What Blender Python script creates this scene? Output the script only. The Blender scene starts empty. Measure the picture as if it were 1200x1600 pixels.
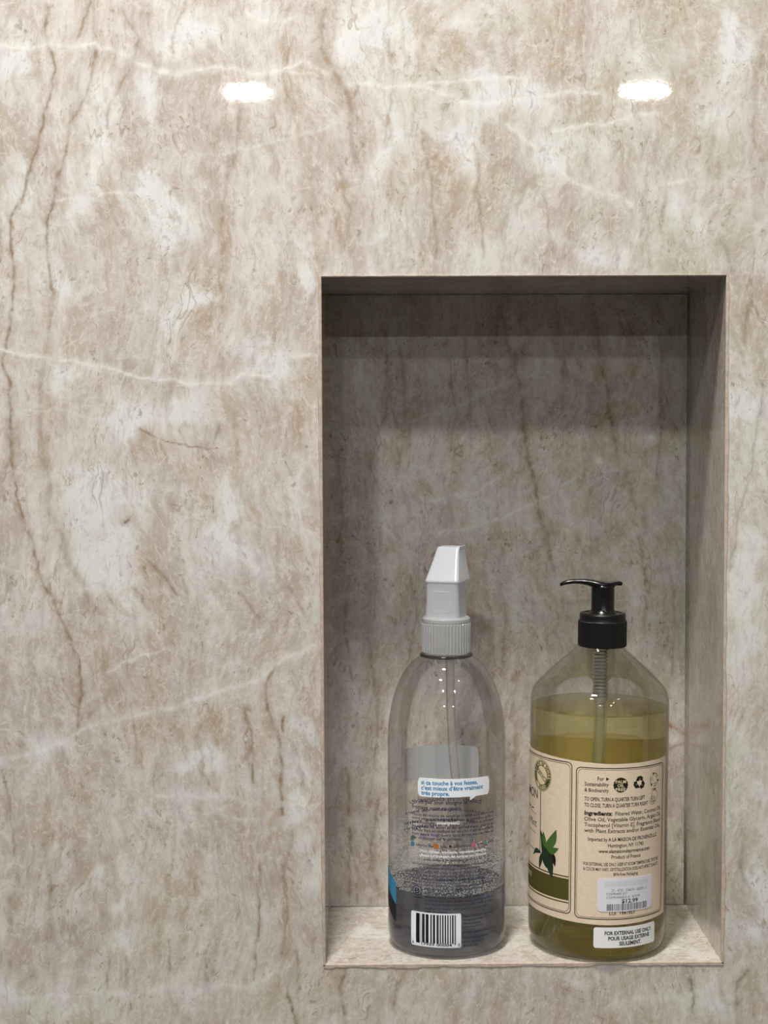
import bpy, bmesh, math, random
import numpy as np
from mathutils import Vector, Matrix

# ------------------------------------------------------------------ camera, light, exposure
SC = bpy.context.scene
COL = SC.collection
R = math.radians

YAW, PITCH, ROLL = 0.00752, 0.05149, -0.00428
cam_d = bpy.data.cameras.new('camera')
cam = bpy.data.objects.new('camera', cam_d)
COL.objects.link(cam)
_F = Vector((math.sin(YAW) * math.cos(PITCH), math.cos(YAW) * math.cos(PITCH), -math.sin(PITCH)))
_R = Vector((math.cos(YAW), -math.sin(YAW), 0))
_U = _R.cross(_F)
_R2 = _R * math.cos(ROLL) + _U * math.sin(ROLL)
_U2 = _R2.cross(_F)
_M = Matrix((_R2, _U2, -_F)).transposed().to_4x4()
_M.translation = Vector((0.02754, -0.8043, 0.2930))
cam.matrix_world = _M
cam_d.sensor_fit = 'HORIZONTAL'
cam_d.sensor_width = 36.0
cam_d.lens = 2300.0 / 1200.0 * 36.0
cam_d.clip_start = 0.01
SC.camera = cam

SC.view_settings.view_transform = 'Standard'
SC.view_settings.look = 'None'
SC.view_settings.gamma = 1.0
SC.view_settings.use_curve_mapping = False
SC.view_settings.exposure = 0.0

W = bpy.data.worlds.new('world')
SC.world = W
W.use_nodes = True
W.node_tree.nodes['Background'].inputs[0].default_value = (1.0, 0.95, 0.9, 1)
W.node_tree.nodes['Background'].inputs[1].default_value = 0.0   # a closed room: only its lamps light it
SC.cycles.max_bounces = 24
SC.cycles.transmission_bounces = 20
SC.cycles.transparent_max_bounces = 32
SC.cycles.diffuse_bounces = 6
SC.cycles.glossy_bounces = 8
SC.cycles.sample_clamp_indirect = 6.0
SC.cycles.blur_glossy = 0.3

CEIL = 1.39
# ceiling downlights: (x, y, watts)
LAMPS = [(-0.05, -0.42, 22.0), (-0.363, -1.20, 11.5), (0.90, -1.25, 2.0),
         (-0.363, -3.93, 26.0), (0.90, -3.93, 26.0),
         (-0.363, -2.60, 8.0), (0.90, -2.60, 8.0)]
for lx, ly, lw in LAMPS:
    ld = bpy.data.lights.new('downlight', 'AREA')
    ld.shape = 'DISK'
    ld.size = 0.150
    ld.energy = lw
    ld.color = (1.0, 0.972, 0.922)
    lo = bpy.data.objects.new('downlight', ld)
    lo.location = (lx, ly, CEIL - 0.004)
    COL.objects.link(lo)

# ------------------------------------------------------------------ helpers
def link(name, verts, faces, mat=None, parent=None, smooth=False, kind=None, label=None, loc=None, mats=None, midx=None):
    me = bpy.data.meshes.new(name)
    me.from_pydata(verts, [], faces)
    me.update()
    if mats:
        for m in mats:
            me.materials.append(m)
        if midx is not None:
            me.polygons.foreach_set('material_index', midx)
    elif mat:
        me.materials.append(mat)
    if smooth:
        me.polygons.foreach_set('use_smooth', [True] * len(me.polygons))
    o = bpy.data.objects.new(name, me)
    COL.objects.link(o)
    if parent is not None:
        o.parent = parent
    if kind:
        o['kind'] = kind
    if label:
        o['label'] = label
    if loc is not None:
        o.location = loc
    return o


def from_bm(name, bm, mat, parent=None, smooth=True, **k):
    bmesh.ops.recalc_face_normals(bm, faces=bm.faces)
    me = bpy.data.meshes.new(name)
    bm.to_mesh(me)
    bm.free()
    me.materials.append(mat)
    if smooth:
        me.polygons.foreach_set('use_smooth', [True] * len(me.polygons))
    o = bpy.data.objects.new(name, me)
    COL.objects.link(o)
    if parent is not None:
        o.parent = parent
    for a, b in k.items():
        o[a] = b
    return o


def thing(name, label, cat, loc):
    o = bpy.data.objects.new(name, None)
    COL.objects.link(o)
    o.empty_display_size = 0.02
    o.location = loc
    o['label'] = label
    o['category'] = cat
    return o


def lathe(prof, n=96, sx=1.0, sy=1.0, closed=False, cx=0, cy=0):
    """prof: list of (r, z) or (rx, ry, z).  Returns verts, faces; caps where r == 0."""
    vs, fs = [], []
    rows = []
    for p in prof:
        if len(p) == 2:
            rx, ry, z = p[0] * sx, p[0] * sy, p[1]
        else:
            rx, ry, z = p
        if rx < 1e-7:
            rows.append([len(vs)])
            vs.append((cx, cy, z))
        else:
            rows.append(list(range(len(vs), len(vs) + n)))
            for i in range(n):
                t = 2 * math.pi * i / n
                vs.append((cx + rx * math.cos(t), cy + ry * math.sin(t), z))
    m = len(rows)
    for k in range(m if closed else m - 1):
        a, b = rows[k], rows[(k + 1) % m]
        if len(a) == 1 and len(b) == 1:
            continue
        for i in range(n):
            j = (i + 1) % n
            if len(a) == 1:
                fs.append((a[0], b[j], b[i]))
            elif len(b) == 1:
                fs.append((a[i], a[j], b[0]))
            else:
                fs.append((a[i], a[j], b[j], b[i]))
    return vs, fs


def smooth_prof(pts, sub=6):
    """Catmull-Rom through a profile."""
    out = []
    P = [pts[0]] + list(pts) + [pts[-1]]
    for i in range(1, len(P) - 2):
        p0, p1, p2, p3 = [np.array(q, float) for q in P[i - 1:i + 3]]
        for s in range(sub):
            t = s / sub
            out.append(tuple(0.5 * ((2 * p1) + (-p0 + p2) * t + (2 * p0 - 5 * p1 + 4 * p2 - p3) * t * t
                                    + (-p0 + 3 * p1 - 3 * p2 + p3) * t ** 3)))
    out.append(tuple(float(x) for x in pts[-1]))
    return out


def tube(path, radii, n=16, caps=True):
    vs, fs = [], []
    path = [Vector(p) for p in path]
    up = Vector((0, 1, 0))
    rings = []
    for i, p in enumerate(path):
        a = path[max(i - 1, 0)]
        b = path[min(i + 1, len(path) - 1)]
        t = (b - a).normalized()
        x = t.cross(up)
        if x.length < 1e-4:
            x = t.cross(Vector((1, 0, 0)))
        x.normalize()
        y = x.cross(t)
        r = radii[i] if isinstance(radii, (list, tuple)) else radii
        ra, rb = r if isinstance(r, (list, tuple)) else (r, r)
        rings.append(list(range(len(vs), len(vs) + n)))
        for k in range(n):
            q = 2 * math.pi * k / n
            vs.append(tuple(p + x * ra * math.cos(q) + y * rb * math.sin(q)))
    for a, b in zip(rings, rings[1:]):
        for k in range(n):
            j = (k + 1) % n
            fs.append((a[k], a[j], b[j], b[k]))
    if caps:
        fs.append(tuple(rings[0][::-1]))
        fs.append(tuple(rings[-1]))
    return vs, fs


# ---- value noise in numpy, used to roughen the traced veins and chipped edges
def vnoise(x, y, seed=0):
    def h(i, j):
        n = (i * 374761393 + j * 668265263 + seed * 974634777) & 0xffffffff
        n = ((n ^ (n >> 13)) * 1274126177) & 0xffffffff
        return ((n ^ (n >> 16)) & 0xffff) / 65535.0
    xi = np.floor(x).astype(np.int64)
    yi = np.floor(y).astype(np.int64)
    fx, fy = x - xi, y - yi
    fx = fx * fx * (3 - 2 * fx)
    fy = fy * fy * (3 - 2 * fy)
    return (h(xi, yi) * (1 - fx) + h(xi + 1, yi) * fx) * (1 - fy) + (h(xi, yi + 1) * (1 - fx) + h(xi + 1, yi + 1) * fx) * fy


def fbm(x, y, seed=0, o=4):
    s = 0
    a = 0.5
    for k in range(o):
        s = s + a * vnoise(x * 2 ** k, y * 2 ** k, seed + k)
        a *= 0.5
    return s


# ------------------------------------------------------------------ materials
def new_mat(name):
    m = bpy.data.materials.new(name)
    m.use_nodes = True
    nt = m.node_tree
    nt.nodes.clear()
    out = nt.nodes.new('ShaderNodeOutputMaterial')
    return m, nt, out


class NB:
    """small node builder"""
    def __init__(s, nt):
        s.nt = nt

    def n(s, t, **k):
        nd = s.nt.nodes.new('ShaderNode' + t)
        for a, b in k.items():
            setattr(nd, a, b)
        return nd

    def l(s, a, b):
        s.nt.links.new(a, b)

    def put(s, sock, v):
        if hasattr(v, 'is_output') or isinstance(v, bpy.types.NodeSocket):
            s.l(v, sock)
        else:
            sock.default_value = v

    def math(s, op, a, b=0.0, c=None, clamp=False):
        nd = s.n('Math', operation=op, use_clamp=clamp)
        s.put(nd.inputs[0], a)
        s.put(nd.inputs[1], b)
        if c is not None:
            s.put(nd.inputs[2], c)
        return nd.outputs[0]

    def ramp(s, v, a, b, smooth=True, lo=0.0, hi=1.0):
        nd = s.n('MapRange', interpolation_type='SMOOTHSTEP' if smooth else 'LINEAR')
        s.put(nd.inputs[0], v)
        for i, q in ((1, a), (2, b), (3, lo), (4, hi)):
            s.put(nd.inputs[i], q)
        return nd.outputs[0]

    def mix(s, f, a, b, mode='MIX'):
        nd = s.n('Mix', data_type='RGBA', blend_type=mode)
        s.put(nd.inputs[0], f)
        s.put(nd.inputs[6], a)
        s.put(nd.inputs[7], b)
        return nd.outputs[2]

    def vec(s, v, sc, off=(0, 0, 0)):
        nd = s.n('Mapping')
        s.l(v, nd.inputs[0])
        nd.inputs['Scale'].default_value = sc
        nd.inputs['Location'].default_value = off
        return nd.outputs[0]

    def noise(s, v, scale=1.0, detail=4.0, rough=0.55, dist=0.0, col=False):
        nd = s.n('TexNoise')
        s.l(v, nd.inputs['Vector'])
        nd.inputs['Scale'].default_value = scale
        nd.inputs['Detail'].default_value = detail
        nd.inputs['Roughness'].default_value = rough
        nd.inputs['Distortion'].default_value = dist
        return nd.outputs['Color' if col else 'Fac']


def srgb(r, g, b):
    f = lambda c: (c / 255 / 12.92) if c / 255 <= 0.04045 else ((c / 255 + 0.055) / 1.055) ** 2.4
    return (f(r), f(g), f(b), 1.0)


def marble(name, inner=False):
    m, nt, out = new_mat(name)
    b = NB(nt)
    P = b.n('TexCoord').outputs['Object']
    w1 = b.noise(P, 7.0, 3.0, 0.5, col=True)
    w2 = b.noise(P, 45.0, 3.0, 0.6, col=True)

    def warp(v, w, amt):
        a = b.n('VectorMath', operation='SUBTRACT')
        b.l(w, a.inputs[0])
        a.inputs[1].default_value = (0.5, 0.5, 0.5)
        c = b.n('VectorMath', operation='SCALE')
        b.l(a.outputs[0], c.inputs[0])
        c.inputs['Scale'].default_value = amt
        d = b.n('VectorMath', operation='ADD')
        b.l(v, d.inputs[0])
        b.l(c.outputs[0], d.inputs[1])
        return d.outputs[0]
    Q = warp(P, w1, 0.055)
    Q2 = warp(Q, w2, 0.010)
    sep = b.n('SeparateXYZ')
    b.l(P, sep.inputs[0])
    X, Z = sep.outputs[0], sep.outputs[2]

    def att(nm):
        return b.n('Attribute', attribute_name=nm).outputs['Fac']

    def mul(*v):
        r_ = v[0]
        for q in v[1:]:
            r_ = b.math('MULTIPLY', r_, q)
        return r_
    # body: pinkish grey beige with paler and tan clouds
    clouds = b.noise(b.vec(Q, (1, 1, .45)), 26.0, 6.0, 0.68)
    tan_c = b.noise(b.vec(Q2, (1, 1, .45), (3, 1, 7)), 58.0, 7.0, 0.72)
    white_c = b.noise(b.vec(Q2, (1, 1, .6), (9, 4, 2)), 30.0, 7.0, 0.70)
    mid = b.noise(b.vec(Q2, (1, 1, .7), (2, 8, 2)), 120.0, 6.0, 0.72)
    c = b.mix(b.ramp(clouds, 0.40, 0.60), srgb(192, 181, 176), srgb(210, 204, 198))
    wf = b.math('ADD', mul(b.ramp(white_c, 0.53, 0.64), 0.6), mul(att('tone_white'), b.ramp(white_c, 0.30, 0.52), 1.0), clamp=True)
    tf = b.math('ADD', mul(b.ramp(tan_c, 0.53, 0.64), 0.5), mul(att('tone_tan'), b.ramp(tan_c, 0.36, 0.60), 0.80), clamp=True)
    c = b.mix(mul(att('tone_pink'), b.ramp(clouds, 0.3, 0.6), 0.75), c, srgb(172, 158, 152))
    band = b.noise(b.vec(Q, (1, 1, .14), (5, 5, 1)), 48.0, 5.0, 0.6)
    c = b.mix(mul(b.ramp(band, 0.53, 0.66), 0.60), c, srgb(186, 168, 146))
    c = b.mix(mul(b.ramp(band, 0.46, 0.34), 0.60), c, srgb(220, 217, 213))
    c = b.mix(tf, c, srgb(184, 165, 142))
    c = b.mix(wf, c, srgb(226, 227, 226))
    # a greener, greyer cast on the right of the slab and along its foot
    gx = b.math('MAXIMUM', b.ramp(X, -0.02, 0.24, False), b.ramp(Z, 0.12, -0.06, False, 0.0, 0.8))
    gfac = mul(gx, b.ramp(b.noise(Q, 30.0, 4.0, 0.6), 0.42, 0.62))
    c = b.mix(mul(gfac, 0.65), c, srgb(186, 184, 160))
    # mid-size mottling, crisp
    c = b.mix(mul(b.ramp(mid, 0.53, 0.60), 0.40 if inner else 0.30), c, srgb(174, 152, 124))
    c = b.mix(mul(b.ramp(mid, 0.48, 0.40), 0.38), c, srgb(224, 219, 212))
    # vertical fibres
    fib = b.noise(b.vec(Q2, (1, 1, .14)), 300.0, 3.0, 0.6)
    c = b.mix(mul(b.ramp(fib, 0.53, 0.64), 0.24), c, srgb(168, 148, 124))
    c = b.mix(mul(b.ramp(fib, 0.49, 0.37), 0.30), c, srgb(224, 218, 210))
    # short upright brown streaks
    for off_, sc_, st_ in (((1, 5, 3), 40.0, 0.55), ((7, 2, 5), 90.0, 0.45)):
        rn = b.noise(b.vec(Q2, (1, 1, .28), off_), sc_, 3.0, 0.6)
        ridge = b.ramp(b.math('ABSOLUTE', b.math('SUBTRACT', rn, 0.5)), 0.0, 0.012, lo=1.0, hi=0.0)
        rmask = b.ramp(b.noise(b.vec(P, (1, 1, .5), off_), sc_ * 0.8, 3.0, 0.6), 0.52, 0.62)
        c = b.mix(mul(ridge, rmask, st_), c, srgb(152, 126, 94))
    # fine mottled grain
    gr = b.noise(b.vec(Q2, (1, 1, .7)), 330.0, 4.0, 0.75)
    c = b.mix(mul(b.ramp(gr, 0.56, 0.68), 0.32), c, srgb(160, 142, 116))
    c = b.mix(mul(b.ramp(gr, 0.47, 0.36), 0.42), c, srgb(228, 222, 214))
    # crackle: pale hair lines, straight-sided and broken up
    crk = None
    for sc, th, sd in ((42.0, 0.016, 0.0), (105.0, 0.03, 3.0)):
        vo = b.n('TexVoronoi', feature='DISTANCE_TO_EDGE')
        b.l(warp(b.vec(P, (1, 1, .7), (sd, 0, 0)), w2, 0.005), vo.inputs['Vector'])
        vo.inputs['Scale'].default_value = sc
        line = b.ramp(vo.outputs['Distance'], 0.0, th, lo=1.0, hi=0.0)
        msk = b.ramp(b.noise(b.vec(P, (1, 1, 1), (sd + 5, 2, 1)), 85.0, 3.0, 0.6), 0.53, 0.62)
        v = mul(line, msk)
        crk = v if crk is None else b.math('MAXIMUM', crk, v)
    c = b.mix(mul(crk, 0.42), c, srgb(236, 228, 214))
    # dark specks
    sp = b.noise(b.vec(Q2, (1, 1, .6), (4, 4, 4)), 420.0, 2.0, 0.6)
    spm = b.ramp(b.noise(P, 38.0, 2.0, 0.6), 0.46, 0.62)
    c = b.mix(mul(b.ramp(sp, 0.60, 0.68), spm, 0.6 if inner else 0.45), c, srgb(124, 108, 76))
    # traced veins carried by the slab as attributes
    brkw = b.ramp(b.noise(b.vec(Q2, (1, 1, .6), (6, 1, 1)), 170.0, 4.0, 0.65), 0.36, 0.56, lo=0.55, hi=1.0)
    for at, colr, amt in (('vein_brown', srgb(144, 118, 86), 1.15), ('vein_green', srgb(116, 110, 72), 1.0),
                          ('vein_white', srgb(238, 237, 233), 0.82), ('vein_rust', srgb(156, 108, 74), 1.0)):
        c = b.mix(b.math('MINIMUM', mul(att(at), brkw, amt), 1.0), c, colr)
    hs = b.n('HueSaturation')
    hs.inputs['Saturation'].default_value = 0.90
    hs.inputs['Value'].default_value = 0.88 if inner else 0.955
    b.l(c, hs.inputs['Color'])
    pb = b.n('BsdfPrincipled')
    b.l(hs.outputs[0], pb.inputs['Base Color'])
    pb.inputs['Roughness'].default_value = 0.022 if not inner else 0.10
    pb.inputs['IOR'].default_value = 1.5
    hgt = b.noise(P, 210.0, 2.0, 0.6)
    bp = b.n('Bump')
    bp.inputs['Strength'].default_value = 0.012
    bp.inputs['Distance'].default_value = 0.0006
    b.l(hgt, bp.inputs['Height'])
    b.l(bp.outputs[0], pb.inputs['Normal'])
    b.l(pb.outputs[0], out.inputs[0])
    return m


def plain(name, col, rough=0.5, spec=0.5, sheen=0, grain=0.0, gscale=300.0, metallic=0.0):
    m, nt, out = new_mat(name)
    b = NB(nt)
    pb = b.n('BsdfPrincipled')
    if grain:
        P = b.n('TexCoord').outputs['Object']
        g = b.noise(P, gscale, 4.0, 0.6)
        c2 = tuple(max(0, x * (1 - grain)) for x in col[:3]) + (1,)
        b.l(b.mix(b.ramp(g, 0.35, 0.65), col, c2), pb.inputs['Base Color'])
    else:
        pb.inputs['Base Color'].default_value = col
    pb.inputs['Roughness'].default_value = rough
    pb.inputs['Specular IOR Level'].default_value = spec
    pb.inputs['Metallic'].default_value = metallic
    b.l(pb.outputs[0], out.inputs[0])
    return m


def thin_plastic(name, tint, edge=0.35, rough=0.03, haze=0.0, ior=1.5, hazecol=(0.8, 0.8, 0.8, 1)):
    """thin clear plastic wall: see-through, fresnel gloss, tint deepening to the grazing edge"""
    m, nt, out = new_mat(name)
    b = NB(nt)
    tr = b.n('BsdfTransparent')
    gl = b.n('BsdfGlossy')
    gl.inputs['Roughness'].default_value = rough
    lw = b.n('LayerWeight')
    lw.inputs['Blend'].default_value = 0.5
    fac = b.ramp(lw.outputs['Facing'], 0.70, 1.0, False)
    c2 = tuple(x * edge for x in tint[:3]) + (1,)
    b.l(b.mix(fac, tint, c2), tr.inputs['Color'])
    fr = b.n('Fresnel')
    fr.inputs['IOR'].default_value = ior
    ms = b.n('MixShader')
    b.l(b.math('MINIMUM', fr.outputs[0], 0.55), ms.inputs[0])
    b.l(tr.outputs[0], ms.inputs[1])
    b.l(gl.outputs[0], ms.inputs[2])
    last = ms
    if haze:
        df = b.n('BsdfDiffuse')
        df.inputs['Color'].default_value = hazecol
        m2 = b.n('MixShader')
        m2.inputs[0].default_value = haze
        b.l(ms.outputs[0], m2.inputs[1])
        b.l(df.outputs[0], m2.inputs[2])
        last = m2
    b.l(last.outputs[0], out.inputs[0])
    return m


def liquid_mat(name, col, density, ior, straight):
    """clear liquid: refracting body that also lets part of the light pass straight on, dyed by absorption"""
    m, nt, out = new_mat(name)
    b = NB(nt)
    g = b.n('BsdfGlass')
    g.inputs['Roughness'].default_value = 0.0
    g.inputs['IOR'].default_value = ior
    tr = b.n('BsdfTransparent')
    ms = b.n('MixShader')
    ms.inputs[0].default_value = straight
    b.l(g.outputs[0], ms.inputs[1])
    b.l(tr.outputs[0], ms.inputs[2])
    b.l(ms.outputs[0], out.inputs['Surface'])
    va = b.n('VolumeAbsorption')
    va.inputs['Color'].default_value = col
    va.inputs['Density'].default_value = density
    b.l(va.outputs[0], out.inputs['Volume'])
    return m


def milky(name, col, trans=0.25, tl=0.4, rough=0.3):
    m, nt, out = new_mat(name)
    b = NB(nt)
    d = b.n('BsdfDiffuse')
    d.inputs['Color'].default_value = col
    t = b.n('BsdfTranslucent')
    t.inputs['Color'].default_value = col
    tr = b.n('BsdfTransparent')
    tr.inputs['Color'].default_value = (0.95, 0.95, 0.96, 1)
    gl = b.n('BsdfGlossy')
    gl.inputs['Roughness'].default_value = rough
    m1 = b.n('MixShader')
    m1.inputs[0].default_value = tl
    b.l(d.outputs[0], m1.inputs[1])
    b.l(t.outputs[0], m1.inputs[2])
    m2 = b.n('MixShader')
    m2.inputs[0].default_value = trans
    b.l(m1.outputs[0], m2.inputs[1])
    b.l(tr.outputs[0], m2.inputs[2])
    fr = b.n('Fresnel')
    fr.inputs['IOR'].default_value = 1.45
    m3 = b.n('MixShader')
    b.l(b.math('MINIMUM', fr.outputs[0], 0.4), m3.inputs[0])
    b.l(m2.outputs[0], m3.inputs[1])
    b.l(gl.outputs[0], m3.inputs[2])
    b.l(m3.outputs[0], out.inputs[0])
    return m


def paper(name, col, through=0.28, rough=0.6):
    """thin paper: a little light comes through from behind"""
    m, nt, out = new_mat(name)
    b = NB(nt)
    P = b.n('TexCoord').outputs['Object']
    g = b.noise(b.vec(P, (1, 1, 2.2)), 420.0, 3.0, 0.6)
    c = b.mix(b.ramp(g, 0.35, 0.65), col, tuple(x * 0.93 for x in col[:3]) + (1,))
    pb = b.n('BsdfPrincipled')
    b.l(c, pb.inputs['Base Color'])
    pb.inputs['Roughness'].default_value = rough
    pb.inputs['Specular IOR Level'].default_value = 0.25
    t = b.n('BsdfTranslucent')
    b.l(c, t.inputs['Color'])
    ms = b.n('MixShader')
    ms.inputs[0].default_value = through
    b.l(pb.outputs[0], ms.inputs[1])
    b.l(t.outputs[0], ms.inputs[2])
    b.l(ms.outputs[0], out.inputs[0])
    return m


M_MARBLE = marble('polished_quartzite')
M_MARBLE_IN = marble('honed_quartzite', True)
M_EDGE = plain('slab_edge', srgb(198, 182, 168), 0.55, 0.3, grain=0.22, gscale=260.0)
M_GROUT = plain('joint_sealant', srgb(150, 148, 138), 0.6, 0.3, grain=0.25, gscale=200.0)
M_PAINT = plain('room_paint', srgb(138, 134, 128), 0.8, 0.2, grain=0.03, gscale=4.0)
M_FLOOR = plain('room_floor_tile', srgb(96, 92, 88), 0.5, 0.4, grain=0.15, gscale=6.0)
M_METAL = plain('lamp_trim_white', srgb(235, 233, 228), 0.4, 0.5)

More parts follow.
